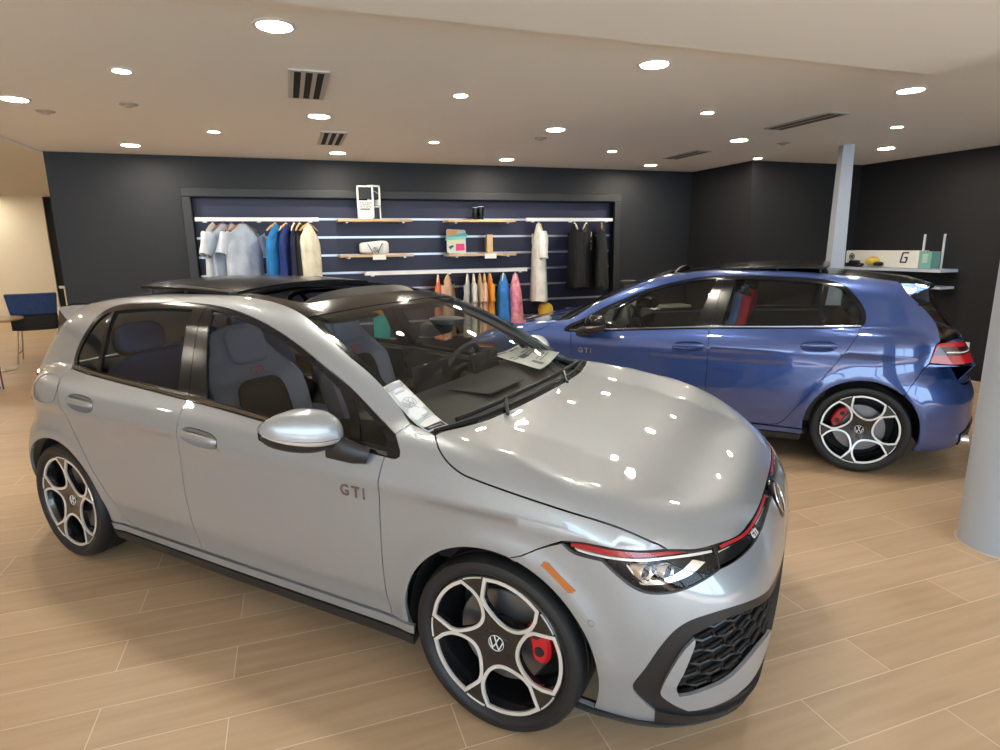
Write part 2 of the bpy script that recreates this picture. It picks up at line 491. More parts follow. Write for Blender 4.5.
DLO_BOT = [(-.425,.925),(-.7,.941),(-1.0,.963),(-1.3,.985),(-1.56,1.0)]
DLO_BOT2 = [(-1.56,1.0),(-1.8,1.012),(-2.1,1.026),(-2.4,1.038),(-2.58,1.046)]
DLO_TIP = [(-.425,.925),(-.385,.928),(-.375,.94),(-.43,.993)]
DLO_TOPF = [(-.43,.993),(-.568,1.056),(-.699,1.131),(-.834,1.193),(-.981,1.257),(-1.141,1.315),(-1.31,1.36),(-1.485,1.389),(-1.635,1.400)]
DLO_TOPR = [(-1.635,1.400),(-1.86,1.402),(-2.11,1.392),(-2.335,1.375),(-2.44,1.346),(-2.522,1.275),(-2.585,1.188),(-2.606,1.126),(-2.602,1.08),(-2.58,1.046)]
HOODSHUT = [(-.276,.767,1.0),(-.232,.812,.974),(-.179,.842,.945),(-.112,.86,.92),(-.055,.866,.911),(.058,.871,.896),(.27,.868,.868),(.455,.835,.83),(.557,.80,.786)]
HOODFRONT = [(.557,.80,.786),(.627,.728,.774),(.68,.624,.758),(.715,.525,.742),(.735,.40,.74),(.747,.243,.74),(.751,0,.742)]
WSBASE = [(-.177,0,1.005),(-.185,.25,1.003),(-.205,.44,1.0),(-.24,.63,1.0),(-.276,.767,1.0)]
WSSIDE = [(-.276,.767,1.0),(-.335,.745,1.005),(-.40,.738,1.02),(-.495,.70,1.085),(-.629,.669,1.168),(-.762,.65,1.234),(-.923,.608,1.311),(-1.05,.57,1.36)]
ROOFSIDE = [(-1.05,.57,1.36),(-1.15,.545,1.385),(-1.295,.522,1.41),(-1.6,.505,1.43),(-2.1,.50,1.425),(-2.5,.50,1.40),(-2.80,.495,1.352)]
HEADER = [(-.985,0,1.388),(-1.0,.25,1.38),(-1.022,.45,1.37),(-1.05,.57,1.36)]
HLTOP = [(57.9,.778),(54.7,.787),(51.2,.785),(47.2,.780),(43.3,.777)]
HLLOW = [(57.9,.770),(56.3,.748),(52.3,.742),(50.2,.703),(48.4,.675),(46.8,.661),(44.7,.660),(41.8,.670),(38.9,.685),(35.1,.699)]
STRIPLOW = [(35.1,.699),(30.5,.697),(25,.696),(20,.701),(13.5,.708),(0,.711)]

def handle_hole(x0, x1, zc):
    xm = (x0+x1)/2; hw = abs(x1-x0)/2; q = []
    for t in np.linspace(0, 2*PI, 41):
        dx = hw*math.copysign(abs(math.cos(t))**.75, math.cos(t)); q.append((xm+dx, zc+.036*math.copysign(abs(math.sin(t))**.75, math.sin(t))-.055*dx))
    return [Yp(q[:-1]+q[:1])]
def build_bodywork(car):
    glass = MATS['window_glass']; gb = glossblack(); sb = satinblack()
    P = {}
    # ---- front wing, bonnet
    sill_z = .288
    fen = [Yp([(-.452,sill_z),(-.458,.45),(-.455,.60),(-.452,.80),(-.437,.927)]),
           Yp([(-.437,.927)]+DLO_TIP[1:]), [Yp([(-.43,.993)])[0], (-.40,.738,1.02)],
           [(-.40,.738,1.02),(-.335,.745,1.005),(-.276,.767,1.0)], HOODSHUT,
           Fp(HLTOP[::-1]), Fp([(57.9,.778),(61.5,.737),(65,.70),(67.0,.684)]),
           arch(0,.368,73,186,26)]
    P['fender'] = both('fender', fen, SIDE, None, car, step=.026)
    hood = [mir(WSBASE)[:-1]+WSBASE, HOODSHUT, HOODFRONT+mir(HOODFRONT)[1:], mir(HOODSHUT)]
    P['hood'] = single('hood', hood, TOP, None, car, step=.03)
    # ---- doors
    fd = [Yp([(-.437,.927)]+DLO_BOT[1:]), Yp([(-1.56,1.0),(-1.566,.8),(-1.562,.5),(-1.552,sill_z)]), Yp([(-1.552,sill_z),(-1.0,sill_z),(-.452,sill_z)]),
          Yp([(-.452,sill_z),(-.458,.45),(-.455,.60),(-.452,.80),(-.437,.927)])]
    P['front_door'] = both('front_door', fd, SIDE, None, car, [handle_hole(-1.298,-1.535,.862)], step=.032)
    RG = [(-2.58,1.046),(-2.54,.975),(-2.482,.87),(-2.383,.712),(-2.264,.532),(-2.185,.411),(-2.14,.34),(-2.09,.30),(-2.03,sill_z)]
    rd = [Yp(DLO_BOT2), Yp(RG), Yp([(-2.03,sill_z),(-1.8,sill_z),(-1.552,sill_z)]), Yp([(-1.552,sill_z),(-1.562,.5),(-1.566,.8),(-1.56,1.0)])]
    P['rear_door'] = both('rear_door', rd, SIDE, None, car, [handle_hole(-2.205,-2.432,.914)], step=.032)
    # ---- side frame: windscreen pillar, roof rail, rear pillar, rear quarter
    sf = [[(-.40,.738,1.02)]+WSSIDE[3:], ROOFSIDE, [(-2.80,.495,1.352),(-2.835,.56,1.31),(-2.87,.605,1.265),(-2.95,.632,1.19),(-3.03,.652,1.08),(-3.065,.70,.965)],
          [(-3.065,.70,.965),(-3.05,.725,.955),(-3.01,.757,.82)], [(-3.01,.757,.82),(-2.96,.81,.75),(-2.91,.86,.68),(-2.875,.885,.61)],
          arch(-WB,.366,130,-6,26), Yp([(-2.266,.284),(-2.15,.284),(-2.03,.284)]), Yp(RG[::-1]), Yp(DLO_TOPR[::-1]), Yp(DLO_TOPF[::-1]),
          [Yp([(-.43,.993)])[0], (-.40,.738,1.02)]]
    P['side_frame'] = both('side_frame', sf, HI, None, car, step=.03)
    # ---- roof skin (black), with the sunroof opening
    roof = [mir(HEADER)[:-1]+HEADER, ROOFSIDE, [(-2.80,.495,1.352),(-2.84,.3,1.365),(-2.85,0,1.37),(-2.84,-.3,1.365),(-2.80,-.495,1.352)], mir(ROOFSIDE)]
    hole = [[(-1.17,-.40,1.4),(-1.15,0,1.4),(-1.17,.40,1.4),(-1.20,.44,1.4)], [(-1.20,.44,1.4),(-1.55,.44,1.4)], [(-1.55,.44,1.4),(-1.57,0,1.4),(-1.55,-.44,1.4)], [(-1.55,-.44,1.4),(-1.20,-.44,1.4),(-1.17,-.40,1.4)]]
    P['roof'] = single('roof', roof, ROOFP, gb, car, [hole], step=.05)
    # ---- windscreen with black border
    ws = [mir(WSBASE)[:-1]+WSBASE, WSSIDE, HEADER[::-1]+mir(HEADER[::-1])[1:], mir(WSSIDE)]
    win = [[(-.262,-.62,1.03),(-.225,-.3,1.02),(-.215,0,1.02),(-.225,.3,1.02),(-.262,.62,1.03)], [(-.262,.62,1.03),(-.312,.722,1.02)], [(-.312,.722,1.02),(-.40,.715,1.04),(-.62,.650,1.17),(-.90,.590,1.31),(-1.0,.545,1.355)],
           [(-1.0,.545,1.355),(-.965,.3,1.375),(-.95,0,1.375),(-.965,-.3,1.375),(-1.0,-.545,1.355)], [(-1.0,-.545,1.355),(-.90,-.590,1.31),(-.62,-.650,1.17),(-.40,-.715,1.04),(-.312,-.722,1.02)], [(-.312,-.722,1.02),(-.262,-.62,1.03)]]
    P['windshield'] = single('windshield', ws, ROOFP, MATS['windshield_glass'], car, step=.06, thick=.0, off=-.001)
    single('windshield_border', ws, ROOFP, gb, P['windshield'], [win], step=.05, off=-.004, thick=0, gap=.001)
    # ---- side windows
    fglass = [Yp([(-.615,.966),(-1.0,.988),(-1.44,1.019)]), Yp([(-1.44,1.019),(-1.51,1.20),(-1.575,1.378)]), Yp([(-1.575,1.378),(-1.47,1.366),(-1.31,1.338),(-1.141,1.293),(-.981,1.234),(-.834,1.168),(-.735,1.115)]), Yp([(-.735,1.115),(-.68,1.05),(-.615,.966)])]
    sail = [Yp([(-.45,.958),(-.565,.964)]), Yp([(-.565,.964),(-.62,1.03),(-.665,1.085)]), Yp([(-.665,1.085),(-.56,1.030),(-.46,.978)]), Yp([(-.46,.978),(-.45,.958)])]
    dlo_f = [Yp(DLO_BOT[::-1]+[DLO_TIP[1],DLO_TIP[2],DLO_TIP[3]]), Yp(DLO_TOPF), Yp([(-1.635,1.400),(-1.60,1.2),(-1.56,1.0)])]
    tr = both('window_frame', dlo_f, HI, gb, None, [fglass, sail], step=.03, thick=.012, off=-.002)
    for t, d in zip(tr, P['front_door']): t.parent = d
    for g, d in zip(both('window_pane', fglass, HI, glass, None, step=.06, thick=0, off=-.012, gap=-.006), P['front_door']): g.parent = d
    for g, d in zip(both('quarter_light', sail, HI, glass, None, step=.05, thick=0, off=-.008, gap=-.006), P['front_door']): g.parent = d
    rglass = [Yp([(-1.645,1.036),(-2.0,1.049),(-2.285,1.059)]), Yp([(-2.285,1.059),(-2.325,1.345)]), Yp([(-2.325,1.345),(-2.1,1.366),(-1.86,1.376),(-1.715,1.376)]), Yp([(-1.715,1.376),(-1.68,1.2),(-1.645,1.036)])]
    qglass = [Yp([(-2.325,1.061),(-2.45,1.066),(-2.55,1.070)]), Yp([(-2.55,1.070),(-2.572,1.095),(-2.572,1.13),(-2.548,1.185),(-2.492,1.262),(-2.425,1.322),(-2.362,1.34)]), Yp([(-2.362,1.34),(-2.325,1.061)])]
    dlo_r = [Yp(DLO_BOT2[::-1]), Yp([(-1.56,1.0),(-1.60,1.2),(-1.635,1.400)]), Yp(DLO_TOPR)]
    for t, d in zip(both('window_frame', dlo_r, HI, gb, None, [rglass, qglass], step=.03, thick=.012, off=-.002), P['rear_door']): t.parent = d
    for g, d in zip(both('window_pane', rglass, HI, glass, None, step=.06, thick=0, off=-.012, gap=-.006), P['rear_door']): g.parent = d
    for g, d in zip(both('quarter_light', qglass, HI, glass, None, step=.05, thick=0, off=-.008, gap=-.006), P['rear_door']): g.parent = d
    glint = mat('dark_chrome', (.25,.25,.26), .2, 1.0)
    for sg in (1,-1):
        i = 0 if sg > 0 else 1
        for nm, pts in (('front_door', DLO_BOT), ('rear_door', DLO_BOT2)):
            m = MB(); c = snap(crom(Yp([(x, z+.010) for x, z in pts]), .05)); c = c + grad(c)*.003
            m.tube([(p[0], sg*p[1], p[2]) for p in c], (.0035,.008), 8)
            m.build('window_glint', glint, P[nm][i])  # bright strip imitating the reflected line along the window bottoms
    # ---- sills
    sill = [Yp([(-.345,.282),(-1.0,.282),(-2.03,.280),(-2.27,.280)]), Yp([(-2.27,.280),(-2.262,.24)]), Yp([(-2.262,.24),(-1.3,.238),(-.352,.238)]), Yp([(-.352,.238),(-.345,.282)])]
    P['sill'] = both('side_sill', sill, SIDE, None, car, step=.03, off=.004)
    skirt = [Yp([(-.352,.236),(-1.3,.236),(-2.262,.238)]), Yp([(-2.262,.238),(-2.25,.19)]), Yp([(-2.25,.19),(-1.3,.187),(-.36,.187)]), Yp([(-.36,.187),(-.352,.236)])]
    P['skirt'] = both('side_skirt', skirt, Roll(.2,.5), sb, car, step=.03, off=.008, thick=.05)
    return P

def build_front(car, P):
    gb = glossblack(); sb = satinblack(); glass = MATS['lamp_glass']
    red = mat('red_lacquer', (.40,.010,.02), .3, coat=.5); chrome = mat('chrome', (.85,.85,.86), .06, 1.0)
    low = [Fp(HLLOW), Fp(STRIPLOW)]
    lowL = low[0][:-1] + low[1]
    band = Fp([(0,.513),(8,.514),(16,.530),(25,.562),(30,.580),(35.2,.592),(39,.586),(41.1,.574),(42.9,.547),(44.5,.495),(46.1,.413),(47.4,.335),(47.1,.31),(45.7,.275),(44.1,.243)])
    bandL = band + Fp([(40,.222),(34,.208),(26,.2),(0,.195)])
    a = arch(0,.368,-20,72,20)
    top = Fp([(67.0,.684),(65,.70),(61.5,.737),(57.9,.772)]) + Fp([HLLOW[1],HLLOW[2],HLLOW[3]]) 
    seg = [a, Fp([(67.0,.684),(65,.70),(61.5,.737),(57.9,.772)]), Fp([(57.9,.772)]+HLLOW[1:3]), Fp(HLLOW[2:]), Fp(STRIPLOW)+mir(Fp(STRIPLOW))[1:], mir(Fp(HLLOW[2:])), mir(Fp([(57.9,.772)]+HLLOW[1:3])),
           mir(Fp([(67.0,.684),(65,.70),(61.5,.737),(57.9,.772)])), mir(a), mir([a[0]]+Fp([(60,.205),(50,.19),(40,.182),(25,.178),(0,.176)]))[:1]]
    bot = [a[0]]+Fp([(60,.205),(50,.192),(40,.184),(25,.180),(0,.178)])
    seg[-1] = mir(bot)
    seg[-1] = [p for p in mir(bot)][::1]
    seg[-1] = [(x,-y,z) for x,y,z in bot] + bot[::-1][1:]
    hole = [bandL[:15], bandL[14:]+mir(bandL[14:])[1:], mir(bandL[:15])]
    P['front_bumper'] = single('front_bumper', seg, NOSE, None, car, [hole], step=.03)
    bp = P['front_bumper']
    # black surround with the mesh opening
    mesh = Fp([(0,.475),(10,.477),(18,.497),(25.9,.535),(33.3,.558),(37.5,.549),(40.3,.525),(40.9,.461),(41.8,.396),(42.3,.333),(41.5,.303)])
    meshL = mesh + Fp([(38,.285),(33,.262),(26,.235),(14,.222),(0,.22)])
    mh = [meshL[:7], meshL[6:11], meshL[10:]+mir(meshL[10:])[1:], mir(meshL[6:11]), mir(meshL[:7])]
    single('intake_surround', hole, NOSE, sb, bp, [mh], step=.03, off=-.006, gap=.0005)
    # honeycomb insert, deeper in
    g = MB()
    for i in range(-12, 13):
        for j in range(0, 9):
            ang = i*3.7 + (1.85 if j % 2 else 0); z = .225 + j*.042
            pts = []
            for k in range(6):
                t = PI/6 + k*PI/3
                pts.append((ang + 2.35*math.cos(t), z + .027*math.sin(t)))
            lo_, hi_ = min(p[1] for p in pts), max(p[1] for p in pts)
            lim = np.interp(abs(ang), [0,10,18,25.9,33.3,37.5,41], [.475,.477,.497,.535,.558,.55,.53])
            if z > lim+.02 or abs(ang) > 43: continue
            q = np.array(Fp(pts)); n = grad(q); q = q - n*np.array([.022]*6)[:,None]
            if np.isnan(q).any(): continue
            g.tube([tuple(p) for p in q], .0055, 6, closed=True)
            # slanted blade inside each cell
            c = np.array(Fp([(ang-1.5, z-.012),(ang+1.5, z+.012)])); c = c - grad(c)*.018
            g.tube([tuple(c[0]), tuple(c[1])], (.008,.003), 6)
    g.build('grille_mesh', mat('grille_black', (.015,.015,.016), .3), bp)
    back = single('grille_backing', mh, NOSE, mat('deep_black', (.004,.004,.004), .8), bp, step=.05, off=-.04, gap=-.02, thick=0)
    # painted winglets each side
    wing = [Fp([(40.5,.522),(41.85,.485),(43.2,.42),(44.1,.345),(44.0,.316),(42.5,.285),(39.9,.25)]), Fp([(39.9,.25),(38,.252),(35,.262),(31.3,.283),(28.9,.305),(26.8,.345),(23.9,.422)]),
            Fp([(23.9,.422),(26.5,.425),(29.2,.418),(32.2,.388),(34.5,.361),(37.2,.340),(40.0,.319),(41.5,.312)]), Fp([(41.5,.312),(42.2,.345),(41.6,.40),(40.85,.461),(40.4,.508),(40.5,.522)])]
    for w in both('intake_winglet', wing, NOSE, None, bp, step=.02, off=.006, thick=.012, gap=.0005): P.setdefault('winglets', []).append(w)
    lipu = Fp([(44.1,.243),(40,.224),(34,.210),(26,.203),(0,.198)]); lipl = Fp([(43.8,.19),(40,.186),(25,.182),(0,.180)])
    single('bumper_lip', [lipu+mir(lipu)[1:], [mir(lipu)[-1], mir(lipl)[-1]], lipl+mir(lipl)[1:] if False else [(x,-y,z) for x,y,z in lipl]+lipl[::-1][1:], [lipl[0], lipu[0]]], NOSE, sb, bp, step=.03, off=.003, thick=.01, gap=0)
    # splitter under the lip
    m = MB(); c = crom(Fp([(58,.19),(50,.185),(42,.18),(30,.175),(15,.172),(0,.172)]) + mir(Fp([(58,.19),(50,.185),(42,.18),(30,.175),(15,.172),(0,.172)]))[1:], .04)
    m.tube([(p[0]-.012, p[1]*.985, p[2]-.004) for p in c], (.03,.012), 8); m.build('front_splitter', sb, bp)
    # ---- centre strip between the lamps
    hf = [(x, y, z-.004) for x, y, z in HOODFRONT]
    def nose_pt(x, y, z): return (x, y, z)
    edge = Fp([(0,.737),(9,.736),(18,.736),(25.5,.733),(30,.741),(34,.75)])
    strip = [mir(edge)[:-1]+edge, [edge[-1], Fp([(35.1,.699)])[0]], Fp(STRIPLOW)+mir(Fp(STRIPLOW))[1:], [mir(Fp([(35.1,.699)]))[0], mir(edge)[0]]]
    P['strip'] = single('grille_strip', strip, NOSE, gb, car, step=.025, off=-.006)
    def ribbon(name, segs, m, parent, off, thick=.003, step=.02): return single(name, segs, NOSE, m, parent, step=step, off=off, thick=thick, gap=0)
    for s in (1,-1):
        u = Fp([(7,.7345),(18,.7335),(25.5,.731),(33,.743)]); l = Fp([(33,.736),(25.5,.724),(18,.7265),(7,.7275)])
        sg = [u, [u[-1], l[0]], l, [l[-1], u[0]]]
        if s < 0: sg = [mir(x) for x in sg[::-1]]
        ribbon('red_line', sg, red, P['strip'], -.002)
        u = Fp([(7,.7255),(18,.7245),(25.5,.722),(34,.7335)]); l = Fp([(34,.731),(25.5,.7195),(18,.722),(7,.723)])
        sg = [u, [u[-1], l[0]], l, [l[-1], u[0]]]
        if s < 0: sg = [mir(x) for x in sg[::-1]]
        ribbon('chrome_line', sg, chrome, P['strip'], -.002)
    # ---- headlamps
    hl = [Fp(HLTOP), Fp([(43.3,.777)])+[(.627,.728,.768),(.662,.66,.758)]+Fp([(34.2,.752)]), [Fp([(34.2,.752)])[0], Fp([(35.1,.699)])[0]], Fp(HLLOW[::-1])[:-3]+Fp([(52.3,.742)]), Fp([(52.3,.742),(56.3,.748),(57.9,.770)]), [Fp([(57.9,.770)])[0], Fp([(57.9,.778)])[0]]]
    hous = both('headlight', hl, NOSE, gb, car, step=.02, off=-.05, thick=-.0)
    P['headlight'] = hous
    # side walls of the lamp bowl
    o = outline(hl, .015); 
    for i, s in enumerate((1,-1)):
        inner = o - grad(o)*.052
        vs = [(p[0], s*p[1], p[2]) for p in o] + [(p[0], s*p[1], p[2]) for p in inner]; n = len(o)
        me = bpy.data.meshes.new('lamp_bowl'); me.from_pydata(vs, [], [(k, (k+1)%n, n+(k+1)%n, n+k) for k in range(n)]); link_mesh('lamp_bowl', me, gb, hous[i])
    for l, h in zip(both('lens_cover', hl, NOSE, glass, None, step=.025, off=-.001, thick=0, gap=.004), hous): l.parent = h
    rim_o = outline(hl, .015)
    for i, s in enumerate((1,-1)):
        m = MB(); c = rim_o - grad(rim_o)*.002
        m.tube([(p[0], s*p[1], p[2]) for p in c], (.0045,.003), 6, closed=True); m.build('lens_seal', satinblack(), hous[i])
    lampw = mat('lamp_white', (.9,.9,.9), .15, .3)
    def lampstrip(name, up, lo, m, off):
        u = Fp(up); l = Fp(lo); sg = [u, [u[-1], l[0]], l, [l[-1], u[0]]]
        for r, h in zip(both(name, sg, NOSE, m, None, step=.02, off=off, thick=.008, gap=0), hous): r.parent = h
    lampstrip('red_lamp_line', [(56.5,.771),(54.7,.777),(51.2,.775),(47.2,.770),(43.3,.766),(38,.757),(34.6,.747)], [(34.6,.741),(38,.750),(43,.757),(47,.757),(51,.757),(54,.758),(56.5,.762)], red, -.010)
    lampstrip('light_bar', [(56,.759),(54,.755),(51,.754),(47,.754),(43,.754),(38.3,.747),(34.8,.738)], [(34.8,.733),(38.3,.741),(43,.748),(47,.747),(51,.747),(54,.748),(55.5,.752)], lampw, -.008)
    lampstrip('reflector_strip', [(47.2,.682),(44.2,.691),(41.6,.704),(38.6,.727)], [(36.4,.712),(40,.692),(44.2,.676),(47.0,.672)], chrome, -.018)
    # projector modules
    for i, s in enumerate((1,-1)):
        for ang, z, r in ((46.8,.714,.030),(43.5,.718,.026)):
            c = np.array(Fp([(ang,z)])); n = grad(c)[0]; c = c[0] - n*.028
            m = MB(); d = Vector((1, .35, 0)).normalized()
            M = Matrix.Translation((c[0], s*c[1], c[2])) @ Vector((d.x, s*d.y, 0)).to_track_quat('Z','Y').to_matrix().to_4x4()
            m.lathe([(0,.012),(r*.5,.010),(r*.78,.002),(r*.8,0)], 24, M); m.build('projector_lens', mat('lamp_lens', (.10,.11,.13), .05, .6), hous[i])
            m = MB(); m.lathe([(r*.82,.0),(r*1.05,.012),(r*1.12,.006),(r*1.1,-.03)], 24, M); m.build('projector_ring', chrome, hous[i])
        m = MB()
        c = np.array(Fp([(49.2,.735),(48.0,.70),(46.5,.682)])); c = c - grad(c)*.02
        m.tube([(p[0], s*p[1], p[2]) for p in c], (.010,.004), 8); m.build('lamp_reflector', chrome, hous[i])
    # side markers and parking sensors
    am = [Fp([(60.9,.700),(60.1,.698)]), Fp([(60.1,.698),(57.9,.66),(55.9,.628)]), Fp([(55.9,.628),(56.5,.618),(57.1,.617)]), Fp([(57.1,.617),(59.3,.655),(61.4,.686)]), Fp([(61.4,.686),(60.9,.700)])]
    for a_ in both('side_marker', am, NOSE, mat('amber_lens', (.40,.115,.012), .25, coat=.4), bp, step=.02, off=.0025, thick=.006, gap=0): pass
    for ang, z in ((53.7,.532),(-53.7,.532)):
        c = np.array(Fp([(ang,z)])); n = grad(c)[0]; m = MB()
        M = Matrix.Translation(tuple(c[0])) @ Vector(tuple(n)).to_track_quat('Z','Y').to_matrix().to_4x4()
        m.tube([M @ Vector((.010*math.cos(t), .010*math.sin(t), .0)) for t in np.linspace(0, 2*PI, 17)[:-1]], .0012, 6, closed=True); m.build('parking_sensor', mat('sensor_grey', (.2,.2,.21), .4, .5), bp)

def build_rear(car, P):
    gb = glossblack(); sb = satinblack()
    # tailgate: window, panel, spoiler
    tail_L = [(-3.065,.70,.965)]
    tg = [Rp([(0,.97),(25,.97),(38,.968)])[::1], [Rp([(38,.968)])[0], (-3.065,.70,.958)], [(-3.065,.70,.958),(-3.14,.62,.955)]]
    up = Rp([(-50,.965),(-35,.975),(0,.98),(35,.975),(50,.965)])
    lowp = Rp([(38,.80),(36,.66),(30,.645),(0,.64),(-30,.645),(-36,.66),(-38,.80)])
    seg = [up, [up[-1], Rp([(44,.955)])[0], Rp([(40,.955)])[0], lowp[0]], lowp, [lowp[-1], Rp([(-40,.955)])[0], Rp([(-44,.955)])[0], up[0]]]
    P['tailgate'] = single('tailgate', seg, TAIL, None, car, step=.035)
    wsd = [(-2.86,.60,1.27),(-2.95,.63,1.185),(-3.03,.648,1.08),(-3.07,.69,.972)]
    upR = Rp([(50,.972),(35,.982),(0,.987)]); 
    rw = [wsd, [wsd[-1]]+Rp([(40,.98),(0,.986),(-40,.98)])+[(wsd[-1][0],-wsd[-1][1],wsd[-1][2])], [(x,-y,z) for x,y,z in wsd[::-1]], [(-2.86,-.60,1.27),(-2.99,-.3,1.30),(-3.0,0,1.31),(-2.99,.3,1.30),(-2.86,.60,1.27)]]
    P['rear_window'] = single('rear_window', rw, TAIL, MATS['window_glass'], P['tailgate'], step=.06, thick=0, off=-.004)
    rin = [[(x+.02,y-.06,z+.01) for x,y,z in wsd], [(wsd[-1][0]+.0,wsd[-1][1]-.07,wsd[-1][2]+.05)]+Rp([(40,1.03),(0,1.035),(-40,1.03)])+[(wsd[-1][0],-wsd[-1][1]+.07,wsd[-1][2]+.05)], [(x+.02,-y+.06,z+.01) for x,y,z in wsd[::-1]], [(-2.84,-.54,1.28),(-3.0,0,1.29),(-2.84,.54,1.28)]]
    # roof spoiler: a real wing with thickness
    m = MB()
    xs = np.linspace(-.57,.57,25); ring = []
    for y in xs:
        a = abs(y)/.57; xr = -2.80 + .0*a; xe = -3.085 + .09*a**2.2; zt0 = 1.372-.02*a*a; 
        P0 = snap(np.array([[-2.80,y*.88,1.36]]))[0]; z0 = P0[2]
        ze = 1.330+.004*a*a
        ring.append([(P0[0],P0[1],z0+.001),((P0[0]+xe)/2,y*.96,(z0+ze)/2+.012),(xe,y,ze),(xe+.006,y,ze-.018),(xe+.09,y*.98,ze-.03),(P0[0]-.02,y*.9,z0-.03)])
    R = [[m.bm.verts.new(p) for p in r] for r in ring]
    for A, B in zip(R[:-1], R[1:]):
        for k in range(6): m.bm.faces.new((A[k], A[(k+1)%6], B[(k+1)%6], B[k]))
    m.bm.faces.new(R[0]); m.bm.faces.new(R[-1][::-1])
    P['spoiler'] = m.build('roof_spoiler', gb, car, angle=50)
    # painted side fins and black side plates closing the spoiler to the rear pillar
    def plate(name, a, m_, s, t=.03):
        m = MB(); q = [m.bm.verts.new((x, s*(y+.006), z)) for x,y,z in a]; q2 = [m.bm.verts.new((x+.004, s*(y-t), z-.004)) for x,y,z in a]; n = len(a)
        m.bm.faces.new(q); m.bm.faces.new(q2[::-1])
        for k in range(n): m.bm.faces.new((q[k], q[(k+1)%n], q2[(k+1)%n], q2[k]))
        return m.build(name, m_, P['spoiler'], smooth=False)
    for s in (1,-1):
        P.setdefault('fins', []).append(plate('spoiler_fin', [(-2.785,.513,1.352),(-2.835,.562,1.312),(-2.868,.606,1.272),(-2.975,.584,1.322),(-2.985,.572,1.338),(-2.90,.54,1.348)], None, s))
        plate('spoiler_side_plate', [(-2.868,.606,1.270),(-2.975,.586,1.320),(-2.99,.596,1.225),(-2.93,.634,1.198)], gb, s, .02)
    # tail lamps
    tl = [[(-3.05,.725,.955),(-3.01,.757,.82)], [(-3.01,.757,.82)]+Rp([(46,.815),(38,.83),(30,.86),(27,.90)]), Rp([(27,.90),(27,.945)]), Rp([(27,.945),(38,.955)])+[(-3.05,.725,.955)]]
    redl = mat('tail_lamp_red', (.5,.008,.012), .12, coat=.8)
    P['tl'] = both('tail_light', tl, TAIL, redl, car, step=.025, off=.002, thick=.02)
    dk = [[(-3.055,.72,.935),(-3.035,.745,.875)], [(-3.035,.745,.875)]+Rp([(46,.872),(38,.885)]), Rp([(38,.885),(38,.93)]), Rp([(38,.93),(46,.935)])+[(-3.055,.72,.935)]]
    for d, t in zip(both('lamp_insert', dk, TAIL, mat('lamp_smoke', (.06,.01,.012), .1, coat=.8), None, step=.02, off=.004, thick=.004), P['tl']): d.parent = t
    br = [Rp([(50,.90),(44,.90),(36,.905)]), Rp([(36,.905),(36,.898)]), Rp([(36,.898),(44,.892),(50,.892)]), Rp([(50,.892),(50,.90)])]
    for d, t in zip(both('light_bar', br, TAIL, mat('lamp_white', (.9,.9,.9), .15, .3), None, step=.02, off=.006, thick=.004, gap=0), P['tl']): d.parent = t
    # rear bumper
    b = arch(-WB,.366,48,184+16,18)[:1]
    ra = Yp([(-WB-.366*math.cos(math.radians(a)), .322+.366*math.sin(math.radians(a))) for a in np.linspace(48,-22,14)])
    topL = [ra[0],(-2.875,.885,.61),(-2.91,.86,.68),(-2.96,.81,.75),(-3.01,.757,.812)]
    mid = Rp([(46,.808),(39.5,.80),(37.5,.655),(30,.637),(0,.632)])
    low = Rp([(60,.19),(45,.18),(25,.2),(0,.21)])
    seg = [ra[::-1], topL, [topL[-1], mid[0], mid[1]], mid[1:]+mir(mid[1:])[1:], [(x,-y,z) for x,y,z in (mid[1],mid[0],topL[-1])], [(x,-y,z) for x,y,z in topL[::-1]], [(x,-y,z) for x,y,z in ra], [(ra[-1][0],-ra[-1][1],ra[-1][2])]+[(x,-y,z) for x,y,z in low]+low[::-1][1:]+[ra[-1]]]
    P['rear_bumper'] = single('rear_bumper', seg, TAIL, None, car, step=.035)
    df = [Rp([(-38,.30),(-20,.33),(0,.335),(20,.33),(38,.30)]), Rp([(38,.30),(36,.2)]), Rp([(36,.2),(0,.2),(-36,.2)]), Rp([(-36,.2),(-38,.30)])]
    single('rear_diffuser', df, TAIL, sb, P['rear_bumper'], step=.04, off=.01, thick=.03)
    for s in (1,-1):
        m = MB(); p = Rp([(33*s,.24)])[0]
        m.tube([(p[0]-.035,p[1],p[2]),(p[0]+.12,p[1],p[2])], .042, 20, cap=False); m.tube([(p[0]-.035,p[1],p[2]),(p[0]-.04,p[1],p[2])], [.042,.036], 20, cap=False)
        m.tube([(p[0]-.03,p[1],p[2]),(p[0]+.12,p[1],p[2])], .036, 20, cap=False)
        m.build('exhaust_tip', mat('chrome'), P['rear_bumper'])
def strokes(mb, lines, w, h, M, mi=0):
    for a, b in lines:
        a = Vector(a); b = Vector(b); d = (b-a).normalized(); n = Vector((-d.y, d.x))*w/2
        a2 = a-d*w*.15; b2 = b+d*w*.15
        mb.prism([tuple(a2+n), tuple(a2-n), tuple(b2-n), tuple(b2+n)], h, M, mi)
